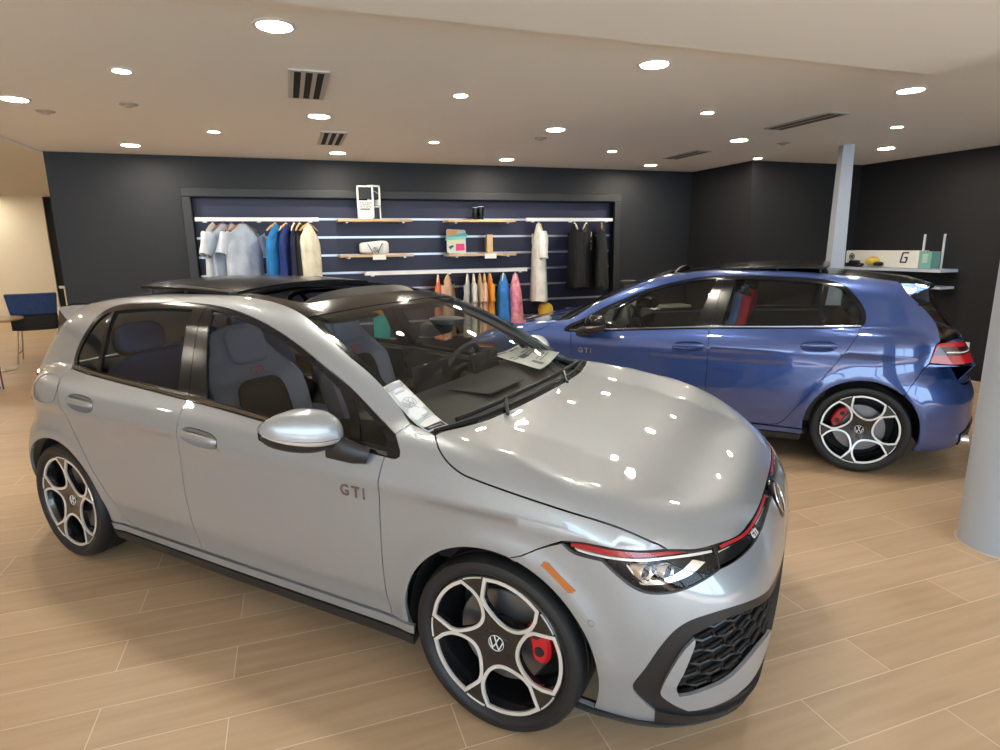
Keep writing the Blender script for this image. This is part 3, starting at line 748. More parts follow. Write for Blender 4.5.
def roundel(name, r, M, parent, bright, dark):
    """round emblem: a ring round a V standing on a W"""
    m = MB(); bz = 1.24 if r > .05 else 1.06
    m.lathe([(0,0),(r*1.04,0),(r*bz,-.006),(r*(bz-.02),-.016),(r*.8,-.022)], 40, M)
    b = m.build(name, dark, parent)
    m = MB(); ring = [M @ Vector((r*.93*math.cos(t), r*.93*math.sin(t), .001)) for t in np.linspace(0, 2*PI, 41)[:-1]]
    m.tube(ring, (r*.035, r*.06), 8, closed=True)
    V = [((-.30,.80),(0,.10)),((0,.10),(.30,.80)),((-.80,.38),(-.40,-.72)),((-.40,-.72),(0,-.02)),((0,-.02),(.40,-.72)),((.40,-.72),(.80,.38))]
    strokes(m, [((a[0]*r,a[1]*r),(c[0]*r,c[1]*r)) for a,c in V], r*.13, .0025, M)
    m.build('emblem_letters', bright, b, smooth=False)
    return b
HOLE = [[(103,.985),(90,.992),(78,.992),(66,.988),(54,.978)], [(54,.978),(48.0,.835)], [(48.0,.835),(44.0,.70),(43.5,.58),(47,.45),(57.7,.36),(76,.335),(94,.385),(104,.47),(110,.58),(110.8,.70)], [(110.8,.70),(103,.985)]]
def build_wheel():
    """wheel with its axis along +z, outside face towards +z"""
    RF = .255
    rim = mat('wheel_black', (.010,.010,.011), .12, coat=.7)
    mach = mat('machined_alloy', (.86,.86,.85), .35, .6); dark = mat('wheel_well_black', (.006,.006,.007), .6)
    def hole(k):
        seg = HOLE; Q = []
        for s in seg:
            c = crom([(RF*.975*r*math.cos(math.radians(a+72*k)), RF*.975*r*math.sin(math.radians(a+72*k))) for a, r in s], .006); Q += [tuple(p) for p in c[:-1]]
        return np.array(Q)
    zf = lambda r: -.026*max(0, 1-(r/.25))**1.4 + .0
    holes = [hole(k) for k in range(5)]
    n = 120; out = np.array([(.2525*math.cos(2*PI*i/n), .2525*math.sin(2*PI*i/n)) for i in range(n)])
    ins = [inset(h, -.004)[::-1] for h in holes]
    verts = []; edges = []
    for h in [out]+ins:
        b = len(verts); k = len(h); verts += [tuple(p) for p in h]; edges += [(b+i, b+(i+1)%k) for i in range(k)]
    G = [(r*math.cos(t), r*math.sin(t)) for r in np.arange(.02,.25,.014) for t in np.linspace(0, 2*PI, max(6,int(2*PI*r/.014)), endpoint=False)]
    G = np.array(G); ok = np.ones(len(G), bool)
    for h in ins: ok &= ~inpoly(G, h); ok &= segdist(G, h) > .005
    ok &= np.hypot(G[:,0],G[:,1]) < .246
    verts += [tuple(p) for p in G[ok]]
    r = delaunay_2d_cdt([Vector(v) for v in verts], edges, [], 0, 1e-7)
    V = np.array([tuple(v) for v in r[0]]); T = np.array([f for f in r[2] if len(f) == 3]); c = V[T].mean(1)
    k = inpoly(c, out)
    for h in ins: k &= ~inpoly(c, h)
    T = T[k]
    m = MB(); bv = [m.bm.verts.new((x, y, zf(math.hypot(x,y)))) for x, y in V]
    for t in T: m.bm.faces.new([bv[i] for i in t])
    for v in [v for v in m.bm.verts if not v.link_faces]: m.bm.verts.remove(v)
    for h in ins:                                   # walls of the openings
        q = [m.bm.verts.new((x, y, zf(math.hypot(x,y)))) for x, y in h]
        hc = h.mean(0); h2 = hc+(h-hc)*.93; q2 = [m.bm.verts.new((x, y, zf(math.hypot(x,y))-.03)) for x, y in h2]
        kk = len(h)
        for i in range(kk): m.bm.faces.new((q[i], q[(i+1)%kk], q2[(i+1)%kk], q2[i]))
    # outer flange and barrel
    m.lathe([(.2525,0),(.256,.001),(.259,-.002),(.2595,-.008),(.256,-.012)], 96)
    m.lathe([(.25,-.004),(.243,-.02),(.236,-.06),(.232,-.12),(.240,-.20)], 72)
    for f in m.bm.faces: f.normal_update()
    wheel = m.build('wheel', rim, None, angle=40, recalc=True)
    # machined bands round the openings and bright arcs on the rim
    for h in holes:
        a = inset(h, .0062); b_ = inset(h, -.0062)
        if area2(h) < 0: h = h[::-1]
        m = MB(); q = []
        kk = len(a)
        for P_, zz in ((b_,-.006),(b_,.0022),(a,.0022),(a,-.006)):
            q.append([m.bm.verts.new((x, y, zf(math.hypot(x,y))+zz)) for x, y in P_])
        for A, B in zip(q[:-1], q[1:]):
            for i in range(kk): m.bm.faces.new((A[i], A[(i+1)%kk], B[(i+1)%kk], B[i]))
        m.build('spoke_band', mach, wheel, angle=40)
    for k in range(5):
        m = MB(); m.tube([(.2495*math.cos(t), .2495*math.sin(t), .0015) for t in np.radians(np.linspace(106+72*k, 123+72*k, 10))], (.003,.0035), 6); m.build('rim_arc', mach, wheel)
    tyre_m = mat('tyre_rubber', (.008,.008,.009), .55)
    m = MB(); prof = [(.248,-.20),(.262,-.212),(.285,-.218),(.305,-.213),(.316,-.198),(.3195,-.185)]
    tread = []
    zs = [-.185]
    for g in (-.155,-.120,-.083,-.046):
        prof += [(.3215,g-.006),(.3145,g-.004),(.3145,g+.004),(.3215,g+.006)]
    prof += [(.3195,-.020),(.316,-.005),(.307,.009),(.296,.0125),(.285,.0135),(.2845,.0125),(.275,.0115),(.266,.006),(.2585,-.004),(.250,-.012)]
    m.lathe(prof, 96); m.build('tire', tyre_m, wheel, angle=28)
    m = MB(); m.lathe([(.0,-.075),(.168,-.075),(.172,-.079),(.172,-.098),(.168,-.102),(0,-.102)], 64)
    m.build('brake_disc', mat('brake_iron', (.20,.20,.21), .35, .9), wheel)
    m = MB(); m.lathe([(0,-.045),(.075,-.045),(.08,-.06),(.08,-.078)], 40); m.build('hub', dark, wheel)
    m = MB(); m.lathe([(.236,-.105),(.236,-.2),(.0,-.2)], 48); m.build('barrel_back', dark, wheel)
    for k in range(5):
        t = math.radians(78-36+72*k); x, y = .056*math.cos(t), .056*math.sin(t)
        m = MB(); M = Matrix.Translation((x, y, zf(.056)-.006)); m.lathe([(.0,.006),(.007,.006),(.008,.004),(.0085,-.01)], 6, M); m.build('wheel_bolt', mat('bolt_dark', (.03,.03,.032), .3, .8), wheel)
        m = MB(); m.lathe([(.009,.0035),(.0125,.006),(.014,.0035)], 20, M); m.build('bolt_recess', rim, wheel)
    roundel('hub_cap', .031, Matrix.Translation((0,0,-.020)), wheel, mat('emblem_satin', (.85,.85,.85), .3, .3), glossblack())
    # fixed caliper (built beside the wheel)
    return wheel
def build_caliper(w, at):
    m = MB(); R0, R1 = .118, .19
    def sec(t, n=16):
        return t
    bm = m.bm; ring = []
    for t in np.linspace(-26, 26, 12):
        a = math.radians(at+t); e = 1-(abs(t)/26)**4*.35; c, s = math.cos(a), math.sin(a)
        r0 = .155-(.155-R0)*e; r1 = .155+(R1-.155)*e
        ring.append([bm.verts.new((r*c, r*s, z)) for r, z in ((r0,-.052),(r0+.01,-.045),(r1-.012,-.045),(r1,-.055),(r1,-.115),(r0,-.115))])
    for A, B in zip(ring[:-1], ring[1:]):
        for k in range(6): bm.faces.new((A[k], A[(k+1)%6], B[(k+1)%6], B[k]))
    bm.faces.new(ring[0]); bm.faces.new(ring[-1][::-1])
    m.build('brake_caliper', mat('caliper_red', (.55,.012,.02), .35, coat=.4), w, angle=30)
    for t in (-12, 12):
        m = MB(); a = math.radians(at+t); M = Matrix.Translation((.150*math.cos(a), .150*math.sin(a), -.045)); m.lathe([(0,.004),(.016,.004),(.018,0)], 20, M)
        m.build('caliper_piston_cap', satinblack(), w)

def build_details(car, P):
    gb = glossblack(); sb = satinblack(); chrome = mat('chrome')
    # emblem
    M = Matrix.Translation((.812,0,.681)) @ Matrix.Rotation(math.radians(62),4,'Y') @ Matrix.Rotation(PI/2,4,'Z')
    c = Fp([(0,.68)])[0]; nrm = Vector((1,0,.42)).normalized()
    M = Matrix.Translation((c[0]+.004, 0, .682)) @ nrm.to_track_quat('Z','Y').to_matrix().to_4x4()
    roundel('front_emblem', .063, M, P['strip'], chrome, gb)
    # handles
    for door, x0, x1, zc in (('front_door',-1.298,-1.535,.862),('rear_door',-2.205,-2.432,.914)):
        for i, s in enumerate((1,-1)):
            xm = (x0+x1)/2; hw = abs(x1-x0)/2; hh = .036; tilt = -.055
            nr, na = 7, 40; vs = []; fs = []
            pts = []
            for j in range(nr+1):
                rho = j/nr
                for k in range(na):
                    t = 2*PI*k/na; ex = math.copysign(abs(math.cos(t))**.75, math.cos(t)); ez = math.copysign(abs(math.sin(t))**.75, math.sin(t))
                    dx = rho*hw*ex; pts.append((xm+dx, zc+rho*hh*ez+tilt*dx))
            Q = np.array(Yp(pts)); n = grad(Q)
            rho = np.repeat(np.arange(nr+1)/nr, na)
            Q = Q + n*(.0012 - .026*np.sqrt(np.maximum(1-rho**3, 0)))[:,None]
            Q = [(p[0], s*p[1], p[2]) for p in Q]
            for j in range(nr):
                for k in range(na): fs.append((j*na+k, j*na+(k+1)%na, (j+1)*na+(k+1)%na, (j+1)*na+k))
            me = bpy.data.meshes.new('handle_recess'); me.from_pydata(Q, [], fs if s < 0 else [f[::-1] for f in fs]); me.polygons.foreach_set('use_smooth', [True]*len(fs))
            r = link_mesh('handle_recess', me, None, P[door][i]); P.setdefault('recess', []).append(r)
            m = MB(); C = []
            for t in np.linspace(-1,1,15):
                dx = t*hw*.97; q = np.array(Yp([(xm+dx, zc+.004+tilt*dx)])); g = grad(q)[0]; lift = .016*(1-abs(t)**5)-.002
                p = q[0]+g*lift; C.append((p[0], s*p[1], p[2]))
            m.tube(C, [(.006,.010)]+[(.008,.0155)]*13+[(.006,.010)], 12)
            h = m.build('door_handle', None, P[door][i]); P.setdefault('handles', []).append(h)
    # mirrors, lofted outwards along y: painted cap, lamp strip, black base
    ST = [(.872,-.655,.045,.055,.040,.036,1.0),(.885,-.660,.070,.068,.062,.050,1.002),(.92,-.672,.092,.078,.084,.064,1.005),(.97,-.690,.094,.080,.090,.068,1.008),(1.02,-.715,.084,.072,.080,.060,1.012),(1.055,-.745,.062,.050,.062,.047,1.016),(1.075,-.768,.036,.030,.040,.030,1.02),(1.085,-.782,.004,.004,.004,.004,1.022)]
    SA = np.array(ST); ys = np.linspace(.872, 1.085, 26); yt = .872+(1.085-.872)*np.sin(np.linspace(0, PI/2, 26))
    secs = np.stack([np.interp(yt, SA[:,0], SA[:,k]) if k in (0,) else pch_exact(yt, list(SA[:,0]), list(SA[:,k])) for k in range(7)], -1)
    def mpt(st, t):
        y, cx, hf, hr, hu, hd, cz = st; c, s_ = math.cos(t), math.sin(t)
        return (cx+(hf if c > 0 else hr)*math.copysign(abs(c)**(.9 if c > 0 else .55), c), y, cz+(hu if s_ > 0 else hd)*math.copysign(abs(s_)**.85, s_))
    def arc(a0, a1, n, s, grow=0):
        m = MB(); R = [[m.bm.verts.new((lambda p: (p[0], s*p[1], p[2]))(mpt(st, math.radians(a)))) for a in np.linspace(a0, a1, n)] for st in secs]
        for A, B in zip(R[:-1], R[1:]):
            for k in range(n-1): m.bm.faces.new((A[k], A[k+1], B[k+1], B[k]))
        return m, R
    for i, s in enumerate((1,-1)):
        m, R = arc(-9, 175, 26, s); cap = m.build('side_mirror', None, P['front_door'][i], angle=60); P.setdefault('mirrors', []).append(cap)
        m, R = arc(-24, -10.5, 5, s); m.build('turn_signal_strip', mat('turn_signal_clear', (.75,.75,.76), .12, .7), cap, angle=60)
        m, R = arc(-185, -25.5, 24, s); m.bm.faces.new(R[0]) if False else None; m.build('mirror_base', sb, cap, angle=60)
        m = MB(); m.bm.faces.new([m.bm.verts.new((lambda p: (p[0], s*p[1], p[2]))(mpt(secs[0], t))) for t in np.linspace(0, 2*PI, 25)[:-1]]); m.build('mirror_foot', sb, cap)
        m = MB(); A = [(-.640,.915,.958),(-.590,.905,.948),(-.54,.890,.934),(-.505,.862,.920)]
        m.tube([(x, s*y, z) for x,y,z in A], [(.018,.050),(.022,.046),(.024,.040),(.020,.030)], 14); m.build('mirror_arm', sb, cap)
        m = MB(); q = [(lambda p: (p[0]-.004, s*p[1], p[2]))(mpt(st, PI-.0)) for st in secs]
        up_ = [(-.772-.25*(st[0]-.95), s*st[0], st[6]+st[4]*.72) for st in secs[3:-4]]; lo_ = [(-.772-.25*(st[0]-.95), s*st[0], st[6]-st[5]*.72) for st in secs[3:-4]]
        m.bm.faces.new([m.bm.verts.new(p) for p in up_+lo_[::-1]]); m.build('mirror_glass', mat('mirror_silver', (.8,.82,.85), .03, 1.0), cap, smooth=False)
    # lettering on the front doors
    for i, s in enumerate((1,-1)):
        me = text_mesh('GTI', .060, .0015, 0, .0012, 1.4)
        q = np.array(Yp([(-.575,.776)])); n = grad(q)[0]; n = Vector((n[0], s*n[1], n[2])); p = Vector((q[0][0], s*q[0][1], q[0][2])) + n*.003
        xa = Vector((-s, 0, 0)); xa = (xa - n*xa.dot(n)).normalized(); ya = n.cross(xa)
        M = Matrix((xa, ya, n)).transposed().to_4x4(); M.translation = p
        me.transform(M); link_mesh('door_badge', me, mat('badge_chrome', (.30,.27,.27), .25, .9), P['front_door'][i])
    # small lettering in the nose strip
    me = text_mesh('GTI', .029, .001, 0, .0008, 1.2)
    q = np.array(Fp([(-22.5,.712)])); n = Vector(tuple(grad(q)[0])); p = Vector(tuple(q[0])) + n*.003
    ya = Vector((0,0,1)); ya = (ya - n*ya.dot(n)).normalized(); xa = ya.cross(n); M = Matrix((xa, ya, n)).transposed().to_4x4(); M.translation = p
    me.transform(M); link_mesh('grille_badge', me, mat('emblem_satin', (.85,.85,.85), .3, .3), P['strip'])
    # fuel flap on the right flank
    fl = [Yp([(-2.545,.905),(-2.53,.965),(-2.545,1.0),(-2.60,1.016),(-2.70,1.016),(-2.755,1.0),(-2.77,.965),(-2.755,.905),(-2.70,.888),(-2.60,.888),(-2.545,.905)])[:-1]]
    fl[0].append(fl[0][0])
    o = outline(fl, .02); c = o + grad(o)*.0008; m = MB()
    m.tube([(p[0], -p[1], p[2]) for p in c], .0011, 6, closed=True); m.build('fuel_flap_seam', mat('seam_grey', (.10,.10,.11), .5), P['side_frame'][1])
    # sunroof: glass panel slid back above the roof, deflector at the front of the opening
    seg = [[(-1.60,-.47,1.45),(-1.585,0,1.47),(-1.60,.47,1.45)], [(-1.60,.47,1.45),(-1.63,.50,1.45)], [(-1.63,.50,1.45),(-2.0,.50,1.44),(-2.34,.49,1.42)], [(-2.34,.49,1.42),(-2.37,.3,1.43),(-2.375,0,1.44),(-2.37,-.3,1.43),(-2.34,-.49,1.42)], [(-2.34,-.49,1.42),(-2.0,-.50,1.44),(-1.63,-.50,1.45)], [(-1.63,-.50,1.45),(-1.60,-.47,1.45)]]
    sr = single('sunroof_panel', seg, ROOFP, gb, car, step=.05, off=.010, thick=.014)
    co = np.empty(len(sr.data.vertices)*3); sr.data.vertices.foreach_get('co', co); co = co.reshape(-1,3)
    co[:,2] += np.clip((-1.60-co[:,0])/.75, 0, 1)*.040; sr.data.vertices.foreach_set('co', co.ravel()); sr.data.update()
    seg2 = [[(x-.0,y,z) for x,y,z in s] for s in seg]
    m = MB()
    for s in (1,-1):
        m.tube([(-1.62,s*.47,1.446),(-2.0,s*.465,1.468),(-2.33,s*.455,1.452)], (.012,.006), 8)
        m.tube([(-2.0,s*.46,1.43),(-2.0,s*.46,1.47)], .008, 8); m.tube([(-2.3,s*.45,1.40),(-2.3,s*.45,1.452)], .008, 8)
    m.build('sunroof_rail', sb, sr)
    m = MB(); c = snap(np.array([(-1.175,y,1.44) for y in np.linspace(-.42,.42,21)]))
    A = [m.bm.verts.new((-1.175+.02*(abs(p[1])/.42)**2*-1, p[1], p[2]-.012)) for p in c]; B = [m.bm.verts.new((-1.215, p[1]*.98, p[2]+.028*(1-(abs(p[1])/.42)**6))) for p in c]; B2 = [m.bm.verts.new((-1.225, p[1]*.98, p[2]+.022*(1-(abs(p[1])/.42)**6))) for p in c]
    for q1, q2 in ((A,B),(B,B2)):
        for k in range(20): m.bm.faces.new((q1[k], q1[k+1], q2[k+1], q2[k]))
    m.build('wind_deflector', satinblack(), P['roof'])
    # wipers
    for y0, y1 in ((-.62,.02),(.02,.62)):
        m = MB(); q = snap(np.array([(-.235-.06*(y/.7)**2, y, 1.02) for y in np.linspace(y0,y1,9)])); q = q + grad(q)*.012
        m.tube([tuple(p) for p in q], (.007,.010), 6)
        e = q[4]; m.tube([tuple(e), (-.17, (y0+y1)/2-.12, 1.005)], .008, 6)
        m.build('wiper', sb, P['windshield'])
    m = MB(); q = snap(np.array([(-.20-.10*(y/.75)**2, y, 1.0) for y in np.linspace(-.74,.74,25)])); q = q-np.array([0,0,.012])
    m.tube([tuple(p) for p in q], (.006,.022), 6); m.build('cowl', sb, car)

def build_under(car):
    dark = mat('underbody_black', (.006,.006,.006), .8)
    for xc in (0,-WB):
        for s in (1,-1):
            m = MB(); ring = []
            for y in (.50,.70,.825):
                ring.append([m.bm.verts.new((xc+(.374)*math.cos(t), s*y, .322+.374*math.sin(t))) for t in np.radians(np.linspace(-12,192,40))])
            for A, B in zip(ring[:-1], ring[1:]):
                for k in range(39): m.bm.faces.new((A[k], A[k+1], B[k+1], B[k]))
            m.bm.faces.new(ring[0]); m.build('wheel_arch_liner', dark, car)
    m = MB()
    m.box((-1.315,0,.245), (2.0,1.50,.07), .02); m.box((.30,0,.26), (.86,1.0,.10), .02); m.box((-2.85,0,.27), (.75,1.0,.10), .02); m.box((0,0,.32),(.8,1.0,.1),.02); m.box((-WB,0,.33),(.9,1.0,.1),.02)
    m.build('underbody', dark, car)
    m = MB()
    m.box((-.10,0,.62),(.05,1.46,.55),.01)
    m.build('bulkhead', dark, car)
def seat_front(car, y, cols, tag_txt):
    main, ins = cols
    C = MB()
    C.soft((-1.37,y,.475), (.56,.52,.17), 4, 28)
    for s in (1,-1): C.soft((-1.36,y+s*.225,.515), (.50,.11,.15), 3, 20)
    seat = C.build('front_seat', main, car)
    lean = math.radians(-17)
    def T(x,yy,z): return (-1.555 + x*math.cos(lean) + z*math.sin(lean), y+yy, .50 + z*math.cos(lean) - x*math.sin(lean))
    M = Matrix.Translation((-1.555,y,.50)) @ Matrix.Rotation(lean,4,'Y')
    B = MB(); nv = 18
    def prof(v):                                   # half width of the shell by height
        return np.interp(v, [0,.12,.3,.5,.62,.72,.8,.86,.93,.98,1.0], [.22,.25,.27,.285,.285,.255,.19,.155,.15,.125,.08])
    ring = []
    for v in np.linspace(0,1,34):
        h = prof(v); zz = v*.80; th = np.interp(v,[0,.5,.75,.9,1],[.075,.065,.05,.05,.03]); bol = np.interp(v,[0,.1,.35,.6,.72,1],[.02,.055,.07,.06,.015,.0])
        R = []
        for k in range(28):
            t = 2*PI*k/28; cx, cy = math.cos(t), math.sin(t)
            yy = math.copysign(abs(cy)**.6, cy)*h; xx = math.copysign(abs(cx)**.7, cx)*th
            if cx > 0: xx += bol*(abs(yy)/h)**4
            R.append(B.bm.verts.new(M @ Vector((xx, yy, zz))))
        ring.append(R)
    for A, Bq in zip(ring[:-1], ring[1:]):
        for k in range(28): B.bm.faces.new((A[k], A[(k+1)%28], Bq[(k+1)%28], Bq[k]))
    B.bm.faces.new(ring[0]); B.bm.faces.new(ring[-1])
    b = B.build('backrest', main, seat, angle=60)
    m = MB(); m.soft((.072,0,.30), (.035,.30,.42), 4, 24, M); m.build('backrest_insert', ins, b)
    m = MB(); m.soft((.055,0,.685), (.05,.23,.19), 4, 24, M); m.build('headrest', main, b)
    me = text_mesh('GTI', .055, .001); me.transform(M @ Matrix.Translation((.082,0,.545)) @ Matrix.Rotation(PI/2,4,'Y') @ Matrix.Rotation(PI/2,4,'Z')); link_mesh('seat_lettering', me, mat('stitch_red', (.4,.03,.04), .6), b)
    m = MB(); m.box((-1.40,y,.33),(.45,.40,.16),.02); m.build('seat_base', mat('interior_black',(.012,.012,.013),.6), seat)
    return seat
def build_interior(car, P):
    ib = mat('interior_black', (.012,.012,.013), .6); ib2 = mat('dash_vinyl', (.022,.022,.023), .55)
    fab = mat('seat_cloth', (.16,.18,.26), .85); rfab = mat('rear_seat_cloth', (.05,.075,.19), .85); ins = mat('seat_insert', (.012,.012,.015), .9)
    fl = MB(); fl.box((-1.5,0,.295), (2.2,1.44,.03), .005); fl.build('cabin_floor', mat('carpet_black',(.01,.01,.01),.95), car)
    # dashboard
    m = MB(); ys = np.linspace(-.70,.70,21); ring = []
    for y in ys:
        e = .03*abs(y/.70)**2
        pr = [(-.24-.5*e,.93),(-.40,.985),(-.58,1.0+.012*math.exp(-((y-.37)/.2)**2)),(-.74-e,.985),(-.80-e,.95),(-.80-e,.88),(-.74-e,.78),(-.72-e,.60),(-.55,.50),(-.20,.50)]
        ring.append([m.bm.verts.new((x, y, z)) for x, z in pr])
    for A, B in zip(ring[:-1], ring[1:]):
        for k in range(9): m.bm.faces.new((A[k], A[k+1], B[k+1], B[k]))
    m.bm.faces.new(ring[0]); m.bm.faces.new(ring[-1])
    dash = m.build('dashboard', ib2, car, angle=50)
    m = MB(); m.box((-.50,0,1.004),(.22,.34,.006),.002); m.build('speaker_cover', ib, dash)
    scr = mat('screen_black', (.01,.01,.012), .08)
    m = MB(); m.box((0,0,0),(.018,.30,.17),.006, M=Matrix.Translation((-.80,-.02,1.005)) @ Matrix.Rotation(math.radians(-8),4,'Y')); m.build('center_screen', scr, dash)
    m = MB(); m.box((0,0,0),(.02,.27,.115),.006, M=Matrix.Translation((-.72,.37,1.035)) @ Matrix.Rotation(math.radians(-12),4,'Y')); m.build('instrument_display', scr, dash)
    m = MB(); m.box((-.79,-.40,.90),(.02,.40,.02),.005); m.build('dash_trim', mat('dark_chrome'), dash)
    # steering wheel
    M = Matrix.Translation((-.90,.37,.955)) @ Matrix.Rotation(math.radians(-64),4,'Y')
    m = MB(); m.tube([M @ Vector((.182*math.cos(t), .182*math.sin(t), 0)) for t in np.linspace(0,2*PI,41)[:-1]], .016, 10, closed=True)
    m.soft((0,0,-.01),(.13,.16,.05),3,20,M)
    for d in ((0,.17),(0,-.17),(-.17,0)): m.tube([M @ Vector((0,0,-.01)), M @ Vector((d[0],d[1],0))], (.010,.022), 8)
    m.tube([M @ Vector((0,0,-.02)), M @ Vector((0,0,-.2))], .035, 12)
    m.build('steering_wheel', ib, car)
    for y, tx in ((-.37,'passenger'),(.37,'driver')): seat_front(car, y, (fab, ins), tx)
    # console
    m = MB(); m.box((-1.15,0,.46),(.85,.22,.32),.04); m.soft((-1.42,0,.64),(.32,.20,.09),4,20); m.build('center_console', ib, car)
    # rear bench
    m = MB(); m.soft((-2.15,0,.50),(.52,1.24,.20),5,36); bench = m.build('rear_seat', rfab, car)
    M = Matrix.Translation((-2.36,0,.54)) @ Matrix.Rotation(math.radians(-20),4,'Y')
    m = MB(); m.soft((0,0,.27),(.16,1.26,.62),5,36,M); bk = m.build('backrest', rfab, bench)
    for y, w in ((-.38,.27),(.38,.27),(0,.22)):
        m = MB(); m.soft((.005,y,.66 if y else .61),(.10,w,.18 if y else .10),3.2,24,M); m.build('headrest', rfab, bk)
        m = MB(); m.soft((-.03,y,.655 if y else .60),(.085,w+.02,.185 if y else .11),3.2,24,M); m.build('headrest_shell', ib, bk)
    m = MB(); m.box((-2.72,0,1.0),(.42,1.18,.02),.008); m.build('parcel_shelf', ib, car)
    # door cards, headliner, pillars from inside
    for i, s in enumerate((1,-1)):
        for d, x0, x1 in (('front_door',-1.54,-.46),('rear_door',-2.40,-1.58)):
            m = MB(); xs = np.linspace(x0,x1,14); R = []
            for x in xs:
                top = np.array(Yp([(x, np.interp(x,[-2.58,-1.56,-.42],[1.03,.985,.915]))]))[0]; z1 = top[2]
                R.append([m.bm.verts.new(v) for v in ((x,s*(top[1]-.03),z1),(x,s*(top[1]-.085),z1-.005),(x,s*.765,z1-.06),(x,s*.76,z1-.2),(x,s*.72,z1-.24),(x,s*.73,z1-.32),(x,s*.77,z1-.36),(x,s*.77,.33))])
            for A, B in zip(R[:-1], R[1:]):
                for k in range(7): m.bm.faces.new((A[k], A[k+1], B[k+1], B[k]))
            m.build('door_card', ib2, P[d][i], angle=40)
    hl = mat('headliner_black', (.015,.015,.016), .9)
    for nm, x0, x1, yy in (('front_headliner',-1.0,-1.17,.55),('rear_headliner',-1.60,-2.78,.54)):
        m = MB(); R = []
        for x in np.linspace(x0,x1,8 if nm[0]=='r' else 3):
            q = np.array([(x,y,1.4) for y in np.linspace(-yy,yy,15)]); q = snap(q); g = grad(q); q = q - g*.035
            R.append([m.bm.verts.new(tuple(p)) for p in q])
        for A, B in zip(R[:-1], R[1:]):
            for k in range(14): m.bm.faces.new((A[k], A[k+1], B[k+1], B[k]))
        m.build('headliner', hl, P['roof'], recalc=True)
    # interior mirror with sensor pod
    m = MB(); m.soft((-.775,0,1.262),(.05,.25,.075),4,24); m.tube([(-.76,0,1.27),(-.69,0,1.30)],.012,8); m.build('rear_view_mirror', ib, P['windshield'])
    m = MB(); m.soft((-.72,0,1.298),(.16,.13,.04),4,20); m.build('sensor_pod', ib, P['windshield'])
    # sun visors folded up
    for s in (1,-1):
        m = MB(); q = snap(np.array([(-1.02,s*.30,1.37)]))[0]; m.soft((q[0]-.06,q[1],q[2]-.05),(.17,.34,.025),4,20); m.build('sun_visor', hl, P['roof'])

def build_car():
    car = empty('hatchback_car')
    MATS.get('window_glass') or glass_mat('window_glass', (.62,.66,.64), 1.0)
    MATS.get('windshield_glass') or glass_mat('windshield_glass', (.80,.84,.82), 1.0)
    MATS.get('lamp_glass') or glass_mat('lamp_glass', (.97,.97,.97), .8)
    P = build_bodywork(car); build_front(car, P); build_rear(car, P)
    build_details(car, P); build_under(car); build_interior(car, P)
    w0 = build_wheel()
    def place(w, xc, s, rot, cal):
        yr = .866 if xc == 0 else .861
        B = Matrix(((-s,0,0),(0,0,s),(0,1,0))).to_4x4(); B.translation = (xc, s*yr, .322)
        w.matrix_local = B @ Matrix.Rotation(math.radians(rot),4,'Z')
        w.parent = car
        build_caliper(w, cal - rot)
    ws = [w0]
    for k in range(3):
        c = copy_tree(w0); ws.append(c)
    # outside-view angle of the caliper: forward of the axle
    place(ws[0],0,1,0,168); place(ws[1],0,-1,-6,12); place(ws[2],-WB,1,0,150); place(ws[3],-WB,-1,-22,30)
    return car, P
PAINTED = ('fender','hood','front_door','rear_door','side_frame','side_sill','front_bumper','rear_bumper','tailgate','intake_winglet','door_handle','handle_recess','side_mirror','spoiler_fin')
def paint(root, m):
    st = [root]
    while st:
        o = st.pop(); st += [k for k in bpy.data.objects if k.parent == o]
        if o.type == 'MESH' and o.name.split('.')[0] in PAINTED:
            if not o.data.materials: o.data.materials.append(None)
            o.material_slots[0].link = 'OBJECT'; o.material_slots[0].material = m
